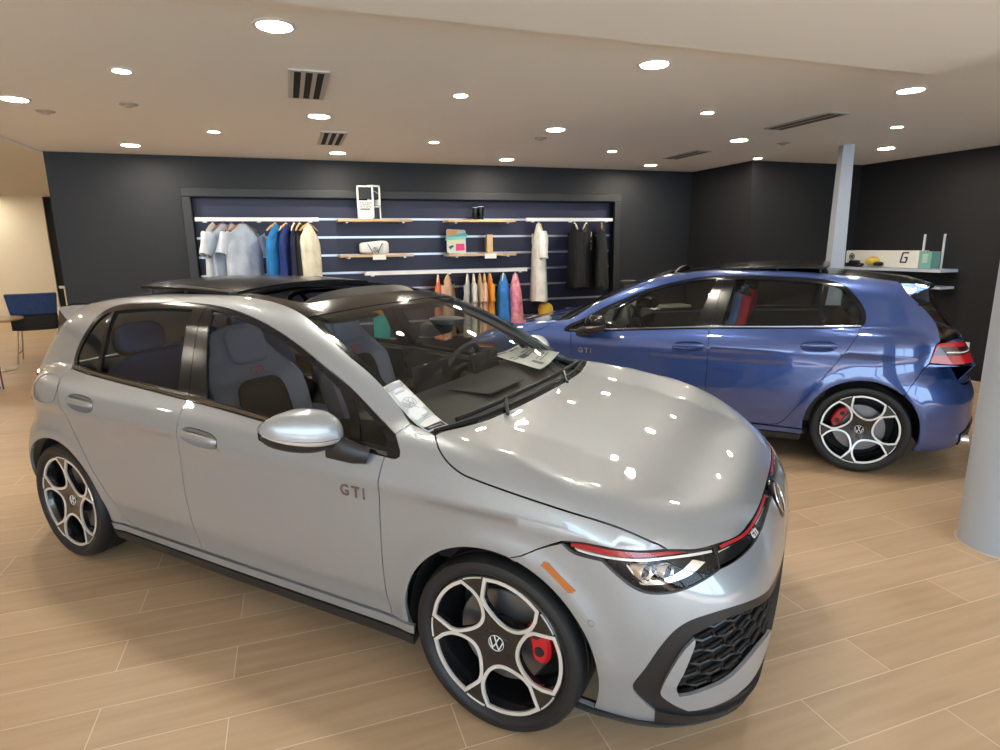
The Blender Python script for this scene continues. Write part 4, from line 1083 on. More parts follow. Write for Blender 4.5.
# ================================================================ the showroom (x along the back wall, y away from the camera)
H = 2.61
def struct(name, mb, m, **kw):
    o = mb.build(name, m, None, smooth=False, **kw); o['kind'] = 'structure'; return o
def build_room():
    wd = mat('wall_dark_navy', (.0125,.013,.017), .62)
    add_noise_color(wd, (.0070,.0078,.0105), (.009,.0098,.013), 3)
    wb = mat('wall_beige', (.80,.71,.55), .8); ce = mat('ceiling_paint', (.90,.88,.83), .9)
    tr = mat('baseboard_wood', (.40,.31,.21), .5)
    # floor: long wood-look tiles running along x
    fm = mat('floor_tile', (.4,.27,.15), .38)
    tc = N(fm,'ShaderNodeTexCoord'); mp = N(fm,'ShaderNodeMapping'); mp.inputs['Location'].default_value = (.33,.018,0)
    br = N(fm,'ShaderNodeTexBrick'); br.offset = .37; br.offset_frequency = 2; br.squash = 1
    br.inputs['Scale'].default_value = 1; br.inputs['Brick Width'].default_value = 1.22; br.inputs['Row Height'].default_value = .2105
    br.inputs['Mortar Size'].default_value = .0022; br.inputs['Mortar Smooth'].default_value = .3; br.inputs['Bias'].default_value = 0
    br.inputs['Color1'].default_value = (.0,.0,.0,1); br.inputs['Color2'].default_value = (1,1,1,1); br.inputs['Mortar'].default_value = (.5,.5,.5,1)
    L(fm, tc.outputs['Object'], mp.inputs[0]); L(fm, mp.outputs[0], br.inputs['Vector'])
    mp2 = N(fm,'ShaderNodeMapping'); mp2.inputs['Scale'].default_value = (.9,9,1); L(fm, tc.outputs['Object'], mp2.inputs[0])
    no = N(fm,'ShaderNodeTexNoise'); no.inputs['Scale'].default_value = 2.2; no.inputs['Detail'].default_value = 6; L(fm, mp2.outputs[0], no.inputs['Vector'])
    no2 = N(fm,'ShaderNodeTexNoise'); no2.inputs['Scale'].default_value = 1.4; no2.inputs['Detail'].default_value = 2; L(fm, tc.outputs['Object'], no2.inputs['Vector'])
    ma = N(fm,'ShaderNodeMath', operation='MULTIPLY_ADD'); ma.inputs[1].default_value = .30; L(fm, br.outputs['Color'], ma.inputs[0]); L(fm, no.outputs[0], ma.inputs[2])
    m2 = N(fm,'ShaderNodeMath', operation='MULTIPLY_ADD'); m2.inputs[1].default_value = .35; L(fm, no2.outputs[0], m2.inputs[0]); L(fm, ma.outputs[0], m2.inputs[2])
    cr = N(fm,'ShaderNodeValToRGB'); e = cr.color_ramp.elements
    e[0].position = .45; e[0].color = (.42,.285,.17,1); e[1].position = 1.15/1.0 if False else 1.0; e[1].color = (.55,.39,.245,1)
    L(fm, m2.outputs[0], cr.inputs[0])
    mx = N(fm,'ShaderNodeMix', data_type='RGBA'); mx.inputs['B'].default_value = (.72,.60,.45,1)
    L(fm, br.outputs['Fac'], mx.inputs['Factor']); L(fm, cr.outputs[0], mx.inputs['A']); L(fm, mx.outputs['Result'], bsdf(fm).inputs['Base Color'])
    rr = N(fm,'ShaderNodeMapRange'); rr.inputs['To Min'].default_value = .32; rr.inputs['To Max'].default_value = .48; L(fm, no.outputs[0], rr.inputs[0]); L(fm, rr.outputs[0], bsdf(fm).inputs['Roughness'])
    bp = N(fm,'ShaderNodeBump'); bp.inputs['Strength'].default_value = .15; bp.inputs['Distance'].default_value = .002; bp.invert = True; L(fm, br.outputs['Fac'], bp.inputs['Height']); L(fm, bp.outputs[0], bsdf(fm).inputs['Normal'])
    m = MB(); m.box((-1.0,7.0,-.05), (16.4,21.4,.1)); struct('floor', m, fm)
    # back wall with the framed recess
    m = MB()
    m.box((-1.585,7.39,1.305),(1.17,.12,2.61)); m.box((4.82,7.39,1.305),(1.14,.12,2.61)); m.box((1.625,7.39,2.44),(5.25,.12,.34))
    m.box((1.6,7.56,1.305),(7.6,.18,2.61))
    struct('wall_back', m, wd)
    wk = mat('wall_black', (.006,.006,.0075), .6)
    m = MB(); m.box((6.30,6.76,1.305),(1.87,1.2,2.61)); struct('wall_corner', m, wk)
    m = MB(); m.box((7.16,1.9,1.305),(.12,10.9,2.61)); struct('wall_right', m, wk)
    m = MB(); m.box((7.085,1.33,.06),(.03,9.66,.12),.004); struct('baseboard_right', m, tr)
    # left room
    m = MB(); m.box((-7.3,17.56,1.47),(3.9,.12,2.94)); struct('wall_far', m, wb)
    m = MB(); m.box((-3.6,17.62,1.47),(3.5,.12,2.94)); struct('wall_far_dark', m, mat('dark_opening', (.012,.011,.010), .8))
    m = MB(); m.box((-2.10,12.5,1.47),(.12,10.1,2.94)); struct('wall_side', m, wb)
    m = MB(); m.box((-7.2,17.47,.06),(3.7,.03,.12),.004); struct('baseboard_far', m, tr)
    m = MB()
    for y0, y1 in ((-3.6,17.6),): m.box((-9.14,(y0+y1)/2,1.47),(.12,y1-y0,2.94))
    m.box((-9.14,7,.2),(.12,21.2,.4)); m.box((-9.14,7,2.80),(.12,21.2,.28)); struct('wall_left', m, wb)
    # glazed front behind the camera
    m = MB(); m.box((-1,-3.6,.15),(16.4,.12,.3)); m.box((-1,-3.6,2.72),(16.4,.12,.5))
    for x in (-9.0,-6.2,-3.4,-.6,2.2,5.0,7.1): m.box((x,-3.6,1.5),(.12,.12,3.0))
    struct('wall_front', m, mat('mullion_grey', (.25,.26,.27), .4))
    # ceiling
    m = MB(); m.box((2.5,4.98,H+.04),(9.5,5.16,.08)); m.box((5.25,-.61,H+.04),(3.94,6.06,.08)); struct('ceiling', m, ce)
    m = MB(); m.box((-2.78,-.53,2.58),(12.66,6.2,.10)); struct('ceiling_drop', m, ce)
    m = MB(); m.box((-5.7,11.2,2.96),(7.0,17.8,.08)); struct('ceiling_left', m, ce)
    m = MB(); m.box((-5.7,2.45,2.76),(7.0,.10,.46)); struct('ceiling_step', m, ce)
    m = MB(); m.box((-2.21,5.6,2.79),(.06,5.6,.40)); struct('ceiling_edge', m, ce)
    # frame round the recess
    fr = mat('frame_grey', (.019,.020,.022), .5)
    m = MB(); m.box((1.625,7.325,2.245),(5.25,.05,.09),.006); m.box((-.955,7.325,1.10),(.09,.05,2.2),.006); m.box((4.205,7.325,1.10),(.09,.05,2.2),.006); struct('trim_recess', m, fr)
    # slatwall panel with bright channels
    sw = mat('slatwall_navy', (.013,.015,.046), .45)
    m = MB()
    for k in range(11):
        z1 = 2.19 if k == 0 else 1.975-.205*(k-1)-.009; z0 = 1.975-.205*k+.009
        if z1 > z0 > -.1: m.box((1.625,7.445,(z0+z1)/2),(5.07,.03,z1-z0))
    p = struct('wall_slats', m, sw)
    al = mat('channel_aluminium', (.62,.64,.70), .3, .7)
    for k in range(10):
        m = MB(); z = 1.975-.205*k
        m.box((1.625,7.456,z),(5.07,.02,.018)); m.box((1.625,7.43,z-.010),(5.07,.008,.005)); m.box((1.625,7.43,z+.010),(5.07,.008,.005))
        struct('trim_channel', m, al)
    # ceiling: downlights, grilles, small devices
    trim = mat('light_trim', (.72,.71,.68), .4); em = mat('lamp_glow', (.9,.9,.9), .5, emis=(1.0,.91,.76), estr=250)
    rows = {'nearest the camera': [(.03,3.07),(1.98,3.09),(3.93,3.11)], 'second from camera': [(-.77,4.03),(1.15,4.05),(3.07,4.05),(5.05,4.08)],
            'across mid ceiling': [(-1.57,4.93),(.31,4.95),(2.24,4.97),(4.17,5.0),(6.08,5.01)], 'second from back wall': [(-.49,5.80),(1.39,5.84),(3.32,5.92),(5.26,5.97)],
            'nearest back wall': [(-1.29,6.72),(.58,6.74),(2.45,6.77),(4.37,6.82)]}
    od = ['leftmost','second from the left','third from the left','fourth from the left','fifth from the left']
    for rn, ls in rows.items():
        for k, (x, y) in enumerate(ls):
            where = 'rightmost' if k == len(ls)-1 else od[k]
            q = .58 if rn[0] == 's' else 1.0
            m = MB(); m.lathe([(.072*q,-.002),(.076*q,-.007),(.076*q+.014,-.006),(.076*q+.018,0)], 40); t = m.build('ceiling_downlight', trim, None, loc=(x,y,H))
            tag(t, 'round ceiling light, %s in the row %s' % (where, rn), 'ceiling light', 'round lights in the ceiling')
            m = MB(); m.lathe([(0,-.004),(.073*q,-.004)], 32); m.build('diffuser', em, t)
    for k, (x, y) in enumerate(((-5.2,8.6),(-6.0,14.2),(-6.6,17.0),(-7.6,16.2),(-5.4,7.2),(-6.6,9.6),(-5.9,11.8),(-7.2,13.4),(-6.4,15.6),(-4.2,4.2),(-5.8,4.6))):  # unseen downlights added to brighten the lounge
        z = 2.92
        m = MB(); m.lathe([(.072,-.002),(.076,-.007),(.092,-.006),(.096,0)], 40); t = m.build('ceiling_downlight', trim, None, loc=(x,y,z))
        tag(t, 'added round ceiling light brightening the side lounge, out of view', 'ceiling light', 'added lounge lights')
        m = MB(); m.lathe([(0,-.004),(.073,-.004)], 32); m.build('diffuser', em, t)
    gw = mat('grille_white', (.55,.53,.48), .5); gk = mat('slot_black', (.006,.006,.006), .8)
    for (x, y, lb) in ((.20,4.05,'white ceiling grille with three dark slots, nearer the camera of the two'),(.465,5.87,'white ceiling grille with three dark slots, nearer the dark back wall')):
        m = MB(); m.box((0,0,-.006),(.22,.66,.012),.003); t = m.build('air_grille', gw, None, loc=(x,y,H), smooth=False); tag(t, lb, 'vent', 'slotted ceiling grilles')
        for dx in (-.062,0,.062):
            m = MB(); m.box((dx,0,-.0135),(.036,.60,.003)); m.build('slot', gk, t, smooth=False)
    for (x, y, ln, lb) in ((4.06,4.11,.68,'long narrow ceiling air slot nearer the camera on the right'),(4.26,5.95,.60,'long narrow ceiling air slot farther back beside the slatwall')):
        m = MB(); m.box((0,0,-.004),(.20,ln,.008),.002); t = m.build('linear_diffuser', mat('diffuser_grey', (.42,.40,.36), .5), None, loc=(x,y,H), smooth=False); tag(t, lb, 'vent', 'linear ceiling diffusers')
        for dx in (-.045,.045):
            m = MB(); m.box((dx,0,-.009),(.055,ln-.04,.003)); m.build('slot', mat('slot_grey', (.10,.095,.085), .7), t, smooth=False)
    for (x, y, lb) in ((-.92,4.9,'small round speaker disc in the ceiling above the silver car'),(-1.51,5.29,'small pale sprinkler disc at the left end of the ceiling'),(2.28,5.39,'small pale sprinkler disc in the middle of the ceiling'),(4.73,5.03,'small round detector disc in the ceiling on the right')):
        m = MB(); m.lathe([(0,-.02),(.02,-.02),(.028,-.010),(.055,-.006),(.06,0)], 28); tag(m.build('ceiling_sprinkler', mat('disc_beige', (.42,.38,.31), .5), None, loc=(x,y,H)), lb, 'ceiling disc', 'small ceiling discs')
    # columns
    cg = mat('column_grey', (.40,.44,.50), .45)
    m = MB(); m.lathe([(.205,0),(.205,2.68)], 64); o = m.build('round_column', cg, None, loc=(3.615,1.985,0)); tag(o, 'thick round pale grey column at the right edge beside the silver car', 'column')
    m = MB(); m.lathe([(.218,0),(.218,.003),(.205,.003)], 64); m.build('floor_ring', mat('grout_pale', (.6,.52,.42), .6), o)
    m = MB(); a, b = .055, .085
    v = [m.bm.verts.new(p) for p in ((-b,-b,0),(b,-b,0),(b,b,0),(-b,b,0),(-a,-a,H),(a,-a,H),(a,a,H),(-a,a,H))]
    for f in ((0,1,5,4),(1,2,6,5),(2,3,7,6),(3,0,4,7),(4,5,6,7),(3,2,1,0)): m.bm.faces.new([v[i] for i in f])
    o = m.build('square_column', cg, None, loc=(5.50,4.98,0), rot=(0,0,math.radians(-25)), smooth=False); tag(o, 'slim square pale grey column behind the blue car', 'column')
    m = MB(); m.box((7.094,4.62,.47),(.012,.16,.13),.003); o = m.build('wall_outlet', mat('outlet_white', (.75,.73,.68), .4), None); tag(o, 'white outlet cover low on the black right wall', 'outlet')
    m = MB(); m.box((7.087,4.66,.475),(.004,.04,.07),.001); m.build('socket', mat('outlet_face', (.5,.49,.46), .4), o); m = MB(); m.box((7.087,4.58,.475),(.004,.04,.07),.001); m.build('socket', mat('outlet_face'), o)
# ================================================================ merchandise on the slatwall
def garment_mesh(w, h, th, sleeve=.22, slv_drop=.55, neck=.075, taper=1.0, seed=0, strap=False):
    """draped top: width along x, hanging down from z=0 (shoulder points)"""
    rnd = random.Random(seed); m = MB(); n = 28; ph = [rnd.uniform(0,6.3) for _ in range(4)]
    R = []; rows = 22
    for j in range(rows+1):
        v = j/rows; z = -h*v
        hw = w/2*np.interp(v, [0,.06,.25,1], [.30 if not strap else .22,.96 if not strap else .62,.98 if not strap else .90,taper])
        if v == 0: z = .035
        t = th*np.interp(v, [0,.06,.3,1], [.35,.6,1,1.25])
        r = []
        for k in range(n):
            a = 2*PI*k/n; x = hw*math.cos(a); y = t/2*math.copysign(abs(math.sin(a))**.8, math.sin(a))
            f = .018*v*(math.sin(9*x/w*2+ph[0])+.6*math.sin(17*x/w*2+ph[1]+2*v))
            zz = z - (.06*(abs(x)/(w/2))**2 if v < .12 else 0) + (.012*math.sin(6*x/w+ph[2]) if j == rows else 0)
            r.append(m.bm.verts.new((x+.010*v*math.sin(5*v+ph[3]), y+f, zz)))
        R.append(r)
    for A, B in zip(R[:-1], R[1:]):
        for k in range(n): m.bm.faces.new((A[k], A[(k+1)%n], B[(k+1)%n], B[k]))
    if sleeve and not strap:
        for s in (1,-1):
            S = []
            for j in range(9):
                v = j/8; cx = s*(w/2*.90+sleeve*(1-slv_drop)*v); cz = -.075-sleeve*slv_drop*v*1.6
                dx, dz = (1-slv_drop)*s, -slv_drop*1.6; ln = math.hypot(dx,dz); nx, nz = -dz/ln, dx/ln
                r = []
                for k in range(14):
                    a = 2*PI*k/14; q = (.075-.006*v)*math.cos(a); y = th*.42*math.sin(a)*(1+.15*math.sin(7*v+ph[1]+3*a))
                    r.append(m.bm.verts.new((cx+nx*q, y, cz+nz*q)))
                S.append(r)
            for A, B in zip(S[:-1], S[1:]):
                for k in range(14): m.bm.faces.new((A[k], A[(k+1)%14], B[(k+1)%14], B[k]))
    return m
def hanger_mesh(wood=True):
    m = MB(); m.tube([(-.19,0,-.075),(-.10,0,-.03),(0,0,0),(.10,0,-.03),(.19,0,-.075)], [(.008,.010),(.010,.013),(.011,.016),(.010,.013),(.008,.010)], 10)
    return m
def hang(x, y, rail_z, rz, kw, color, glabel, glabel_cat, hlabel, hcol, rough=.85, drop=.085, group=None, name='hanging_shirt', dots=None):
    cm = mat('cloth_%s' % glabel[:28].replace(' ','_'), color, rough)
    if dots: add_noise_color(cm, dots[0], dots[1], dots[2], 2)
    else: add_noise_color(cm, tuple(c*.82 for c in color), tuple(min(1,c*1.12) for c in color), 9, 3)
    zt = rail_z-drop
    g = garment_mesh(seed=int(abs(x)*1000), **kw).build(name, cm, None, angle=70, loc=(x,y,zt), rot=(0,0,rz)); tag(g, glabel, glabel_cat, group)
    h = hanger_mesh().build('clothes_hanger', hcol, None, loc=(x,y,zt+.040), rot=(0,0,rz)); tag(h, hlabel, 'hanger', 'hangers on the rails')
    m = MB(); m.tube([(0,0,.01),(0,0,drop-.062)]+[(.016*math.sin(a)*1.0, 0, drop-.044-.018*math.cos(a)) for a in np.radians(np.linspace(0,230,12))], .0022, 6)
    m.build('hook', mat('hook_steel', (.6,.6,.6), .25, 1.0), h)
    return g
def rail(x0, x1, z, y, label):
    m = MB(); m.box(((x0+x1)/2,y,z),(x1-x0,.032,.042),.004); o = m.build('hanging_rail', mat('rail_white', (.80,.80,.80), .35), None, smooth=False); tag(o, label, 'rail', 'white hanging rails')
    for x in (x0+.09,(x0+x1)/2,x1-.09):
        m = MB(); m.box((x,(y+7.445)/2,z+.002),(.018,7.445-y,.022),.002); m.build('bracket', mat('bracket_steel', (.55,.56,.58), .3, .8), o, smooth=False)
        m = MB(); m.lathe([(0,.0),(.022,0),(.022,-.012),(0,-.014)], 20, Matrix.Translation((x,y+.006,z-.020))); m.build('clamp', mat('rail_white'), o)
    return o
def shelf(x0, x1, z, label):
    wm = mat('shelf_maple', (.62,.42,.22), .45); 
    if not wm.get('n'): add_noise_color(wm, (.50,.32,.16), (.68,.48,.28), 4, 4, stretch=(1,14,14)); wm['n'] = 1
    m = MB(); m.box(((x0+x1)/2,7.29,z),(x1-x0,.29,.028),.003); o = m.build('wood_shelf', wm, None, smooth=False); tag(o, label, 'shelf', 'wooden shelves on the slatwall')
    for x in (x0+.10, x1-.10):
        m = MB(); m.box((x,7.30,z-.022),(.03,.27,.016),.002); m.build('bracket', mat('bracket_steel'), o, smooth=False)
    return o
def build_merch():
    lw = mat('hanger_light_wood', (.62,.40,.18), .5); dw = mat('hanger_brown_wood', (.33,.15,.06), .5); pw = mat('hanger_pale', (.72,.66,.52), .5)
    y = 7.22
    rail(-.88,.37,1.962,y,'upper left white rail holding grey and blue tops'); rail(2.86,4.08,1.966,y,'upper right white rail holding a white shirt and black jackets'); rail(.84,2.87,1.352,y,'long lower white rail holding orange, blue and pink tops')
    tee = dict(w=.50, h=.70, th=.085, sleeve=.24)
    grey = 'tops on the upper left rail'
    hang(-.715,y,1.962,math.radians(76),tee,(.66,.70,.76),'pale grey tee at the far left end of the upper left rail','shirt','pale wooden hanger inside the leftmost pale grey tee',pw,group=grey)
    hang(-.615,y,1.962,math.radians(62),tee,(.50,.56,.66),'second grey tee from the left on the upper left rail','shirt','brown hanger inside the second grey tee from the left',dw,group=grey)
    hang(-.530,y,1.962,math.radians(74),tee,(.58,.64,.73),'third grey tee from the left, half hidden by the widest tee','shirt','brown hanger inside the half hidden third grey tee',dw,group=grey)
    hang(-.420,y,1.962,math.radians(48),tee,(.48,.54,.64),'grey tee showing the most of its front on the upper left rail','shirt','brown hanger inside the grey tee that shows most of its front',dw,group=grey)
    tank = dict(w=.46, h=.70, th=.10, sleeve=0, strap=True)
    hang(-.090,y,1.962,math.radians(62),tank,(.02,.20,.52),'bright blue sleeveless top on the upper left rail','shirt','light wooden hanger inside the bright blue top',lw,group=grey)
    hang(.020,y,1.962,math.radians(66),tank,(.010,.03,.16),'navy blue top beside the bright blue sleeveless top','shirt','light wooden hanger inside the navy blue top',lw,group=grey)
    hang(.105,y,1.962,math.radians(78),tank,(.012,.012,.05),'very dark navy top between the navy and black tops','shirt','pale hanger inside the very dark navy top',pw,group=grey)
    hang(.165,y,1.962,math.radians(74),tank,(.006,.006,.008),'black top beside the cream sleeveless top','shirt','light wooden hanger inside the black top on the left rail',lw,group=grey)
    hang(.255,y,1.962,math.radians(58),tank,(.72,.69,.55),'cream sleeveless top at the right of the upper left rail','shirt','light wooden hanger inside the cream top',lw,group=grey)
    rg = 'clothes on the upper right rail'
    hang(3.03,y,1.966,math.radians(80),dict(w=.50,h=.93,th=.13,sleeve=.26,slv_drop=.75),(.72,.74,.70),'long white shirt hanging alone at the left of the right rail','shirt','light wooden hanger inside the long white shirt',lw,group=rg)
    hang(3.53,y,1.966,math.radians(76),dict(w=.52,h=.78,th=.12,sleeve=.5,slv_drop=.85),(.004,.004,.005),'black jacket leftmost of the dark jackets on the right rail','jacket','pale hanger inside the leftmost black jacket',pw,group=rg)
    g = hang(3.70,y,1.966,math.radians(50),dict(w=.52,h=.78,th=.14,sleeve=.5,slv_drop=.85),(.005,.005,.006),'black hoodie with white print down its front on the right rail','jacket','pale hanger inside the black hoodie with white print',pw,group=rg)
    m = MB()
    for z, s in ((-.10,.045),(-.19,.02),(-.24,.016),(-.28,.025)): m.box((-.09,-.085,z),(s*.6,.004,s*1.4),.001)
    m.build('print', mat('print_white', (.7,.7,.7), .7), g, smooth=False)
    hang(3.92,y,1.966,math.radians(62),dict(w=.52,h=.80,th=.14,sleeve=.5,slv_drop=.85),(.014,.015,.015),'charcoal jacket at the right end beside the recess frame','jacket','dark hanger inside the charcoal jacket',dw,group=rg)
    lo = 'clothes on the lower rail'; nar = dict(w=.44,h=.72,th=.075,sleeve=.16,slv_drop=.8)
    for x, rz, c, lb, hc, hl in ((1.71,74,(.75,.20,.08),'orange red top leftmost on the lower rail',pw,'pale hanger inside the leftmost orange red top'),
        (1.83,62,(.70,.45,.30),'tan orange top second from the left on the lower rail',lw,'tan hanger second from the left on the lower rail'),
        (2.08,70,(.45,.46,.48),'grey patterned top left of the white top on the lower rail',pw,'white hanger inside the grey patterned top'),
        (2.16,76,(.75,.75,.72),'white top between the grey and the tan tops on the lower rail',pw,'white hanger inside the white top on the lower rail'),
        (2.24,78,(.60,.42,.28),'tan top right of the white top on the lower rail',lw,'brown hanger inside the tan top'),
        (2.30,74,(.80,.55,.40),'peach top just left of the bright orange top',lw,'brown hanger inside the peach top'),
        (2.37,80,(.85,.36,.04),'bright orange top in the middle of the lower rail',lw,'light hanger inside the bright orange top')):
        hang(x,y,1.352,math.radians(rz),nar,c,lb,'shirt',hl,hc,group=lo)
    hang(2.55,y,1.352,math.radians(66),dict(w=.46,h=.60,th=.16,sleeve=0,strap=True),(.03,.20,.58),'bright blue top hanging alone on the lower rail','shirt','pale hanger inside the bright blue top on the lower rail',pw,group=lo)
    hang(2.71,y,1.352,math.radians(72),dict(w=.46,h=.62,th=.15,sleeve=0,strap=True),(.7,.2,.35),'pink and orange patterned top rightmost on the lower rail','shirt','pale yellow hanger inside the pink patterned top',pw,group=lo,dots=((.72,.10,.30),(.85,.50,.45),14))
    # shelves and what stands on them
    shelf(.57,1.41,1.952,'upper left wooden shelf carrying the black and white display frames'); shelf(1.84,2.70,1.948,'upper right wooden shelf carrying the black tumblers')
    shelf(.57,1.41,1.556,'lower left wooden shelf carrying the white duffel bag'); shelf(1.84,2.70,1.546,'lower right wooden shelf carrying the colourful tin sign')
    wh = mat('card_white', (.78,.78,.75), .5); bk = mat('card_black', (.008,.008,.008), .4); gy = mat('print_grey', (.18,.18,.18), .6)
    def frame(x0, x1, z0, z1, yy, t=.018, th=.02):
        m = MB(); m.box(((x0+x1)/2,yy,z0+t/2),(x1-x0,th,t)); m.box(((x0+x1)/2,yy,z1-t/2),(x1-x0,th,t)); m.box((x0+t/2,yy,(z0+z1)/2),(t,th,z1-z0)); m.box((x1-t/2,yy,(z0+z1)/2),(t,th,z1-z0)); return m
    o = frame(.80,.985,1.968,2.335,7.20).build('card_display', wh, None, smooth=False); tag(o, 'left white display frame with black top and white printed card', 'display', 'display frames on the shelf')
    m = MB(); m.box((.89,7.204,2.255),(.15,.008,.13)); m.build('black_panel', bk, o, smooth=False)
    m = MB(); m.box((.89,7.200,2.075),(.15,.014,.19)); p = m.build('printed_card', wh, o, smooth=False)
    m = MB(); rnd = random.Random(3)
    for r in range(3):
        xx = .825
        while xx < .945: w = rnd.uniform(.012,.035); m.box((xx+w/2,7.192,2.145-.022*r),(w,.002,.012)); xx += w+.006
    m.box((.885,7.192,2.075),(.11,.002,.022)); m.build('print', gy, p, smooth=False)
    o = frame(.925,1.07,2.10,2.345,7.25).build('card_display', wh, None, smooth=False); 
    m = MB(); m.box((1.062,7.25,2.035),(.014,.02,.14)); m.box((.932,7.25,2.035),(.014,.02,.14)); m.build('frame_leg', wh, o, smooth=False)
    tag(o, 'right white display frame with a dark car picture', 'display', 'display frames on the shelf')
    m = MB(); m.box((.9975,7.252,2.265),(.112,.008,.12)); p = m.build('picture', bk, o, smooth=False)
    m = MB(); m.tube([(.95,7.245,2.27),(.98,7.245,2.285),(1.02,7.245,2.272),(1.05,7.245,2.25)], (.003,.005), 6); m.build('car_drawing', mat('print_light', (.35,.35,.37), .6), p)
    m = MB(); m.box((.9975,7.25,2.155),(.112,.010,.06)); m.build('text_card', mat('card_grey', (.5,.5,.48), .6), o, smooth=False)
    m = MB(); m.box((1.02,7.253,2.035),(.07,.008,.125)); m.build('black_panel', bk, o, smooth=False)
    # duffel
    dm = mat('duffel_white', (.66,.68,.68), .6); m = MB(); m.soft((.97,7.26,1.645),(.33,.17,.15),5,32, fn=lambda q: Vector((q.x, q.y, q.z*(1+.12*math.sin(q.x*14))))); o = m.build('duffel_bag', dm, None, angle=70); tag(o, 'white duffel bag with black straps on the lower left shelf', 'bag')
    m = MB()
    for a in (.885,1.055): m.tube([(a,7.172,1.70),(a+(.97-a)*.5,7.168,1.62),(a+(.97-a)*.62,7.175,1.585)],(.012,.004),6)
    m.build('strap', mat('strap_black', (.01,.01,.01), .6), o)
    m = MB(); M = Matrix.Translation((.97,7.172,1.622)) @ Matrix.Rotation(PI/2,4,'X'); m.tube([M @ Vector((.028*math.cos(t), .028*math.sin(t), 0)) for t in np.linspace(0,2*PI,25)[:-1]], .0025, 6, closed=True)
    strokes(m, [((a[0]*.027,a[1]*.027),(c[0]*.027,c[1]*.027)) for a,c in [((-.30,.80),(0,.10)),((0,.10),(.30,.80)),((-.80,.38),(-.40,-.72)),((-.40,-.72),(0,-.02)),((0,-.02),(.40,-.72)),((.40,-.72),(.80,.38))]], .004, .002, M); m.build('bag_emblem', mat('strap_black'), o)
    for x, z, lb in ((1.01,1.538,'white price card on the edge of the shelf under the duffel'),(2.36,1.528,'white price card on the edge of the shelf under the tin sign')):
        m = MB(); m.box((x,7.140,z),(.15,.006,.055),.001); m.box((x,7.147,z+.0225),(.15,.012,.004)); o = m.build('price_card', wh, None, smooth=False); tag(o, lb, 'price card', 'price cards on the shelves')
    # tin sign
    ts = mat('tin_sign_grey', (.45,.50,.48), .4); m = MB(); q = []
    for cx, cz, a0 in ((.10,.125,0),(-.10,.125,90),(-.10,-.125,180),(.10,-.125,270)):
        q += [(cx+.02*math.cos(math.radians(a0+a)), cz+.02*math.sin(math.radians(a0+a))) for a in (0,30,60,90)]
    SM = Matrix.Translation((1.955,7.24,1.707)) @ Matrix.Rotation(math.radians(3),4,'Y') @ Matrix.Rotation(math.radians(78),4,'X')
    m.prism(q, .008, SM); o = m.build('tin_sign', ts, None, smooth=False); tag(o, 'colourful tin sign with teal banner and magenta block leaning on the shelf', 'sign')
    def patch(poly, col, nm, h=.010):
        m = MB(); m.prism(poly, h, SM); m.build(nm, mat('tin_'+nm, col, .4), o, smooth=False)
    patch([(-.115,.06),(-.11,.135),(.02,.143),(.0,.075)], (.62,.30,.12), 'orange_corner'); patch([(-.14,.005),(-.12,.055),(.115,.11),(.145,.085),(.12,.035)], (.12,.42,.42), 'teal_banner', .013)
    patch([(-.01,-.115),(-.005,-.03),(.10,-.022),(.105,-.105)], (.55,.02,.14), 'magenta_block'); patch([(-.10,-.07),(-.05,-.045),(-.03,-.06),(-.075,-.10)], (.05,.05,.05), 'dark_figure'); patch([(-.10,-.01),(.06,.03),(.065,.015),(-.095,-.03)], (.55,.55,.15), 'yellow_line')
    m = MB(); m.box((2.385,7.26,1.675),(.075,.06,.225),.004); o = m.build('wood_block', mat('block_wood', (.55,.38,.20), .5), None, smooth=False); tag(o, 'tall pale wooden block on the lower right shelf', 'wooden block')
    for x, h_, lb in ((2.215,.155,'shorter black tumbler on the upper right shelf, on the left'),(2.285,.165,'taller black tumbler with steel rim on the upper right shelf')):
        m = MB(); m.lathe([(0,0),(.030,0),(.034,.01),(.038,h_-.02),(.038,h_),(.034,h_),(.033,h_-.01),(0,h_-.012)], 32); o = m.build('tumbler', mat('tumbler_black', (.008,.008,.010), .25, .3), None, loc=(x,7.27,1.962)); tag(o, lb, 'tumbler', 'black tumblers')
        m = MB(); m.lathe([(.0385,h_-.012),(.0392,h_-.008),(.0385,h_-.003)], 32); m.build('rim', mat('bracket_steel'), o)
    # low shelf at the right of the recess with cap and box
    m = MB(); m.box((3.30,7.24,.71),(1.1,.40,.03),.003); o = m.build('low_shelf', mat('shelf_blue_grey', (.14,.15,.20), .4), None, smooth=False); tag(o, 'low dark shelf on the slatwall carrying a yellow cap and boxes', 'shelf')
    m = MB(); m.soft((0,0,.05),(.19,.20,.20),2.3,28, fn=lambda q: Vector((q.x,q.y,max(q.z,-.05)))); o = m.build('cap', mat('cap_yellow', (.75,.50,.06), .7), None, loc=(3.12,7.20,.775), angle=60); tag(o, 'yellow and orange cap on the low shelf behind the blue car', 'cap')
    m = MB(); m.grid(lambda u, v: ((.09+.0*v)*math.cos(PI+PI*u)*(1+v*.1), -.05-(.02+.10*v)*math.sin(PI*u), .005-.01*v), 17, 5); m.build('brim', mat('cap_orange', (.7,.22,.04), .7), o)
    m = MB(); m.box((2.98,7.17,.735),(.20,.14,.02),.003); m.box((3.0,7.15,.757),(.14,.12,.02),.003); o = m.build('folded_shirt', mat('fold_white', (.75,.72,.66), .8), None, angle=50); tag(o, 'folded white shirt beside the yellow cap on the low shelf', 'folded shirt')
    m = MB(); m.box((3.555,7.17,.785),(.27,.10,.115),.004); o = m.build('model_box', mat('box_silver', (.60,.62,.62), .4), None, smooth=False); tag(o, 'silver and white box right of the yellow cap', 'box')
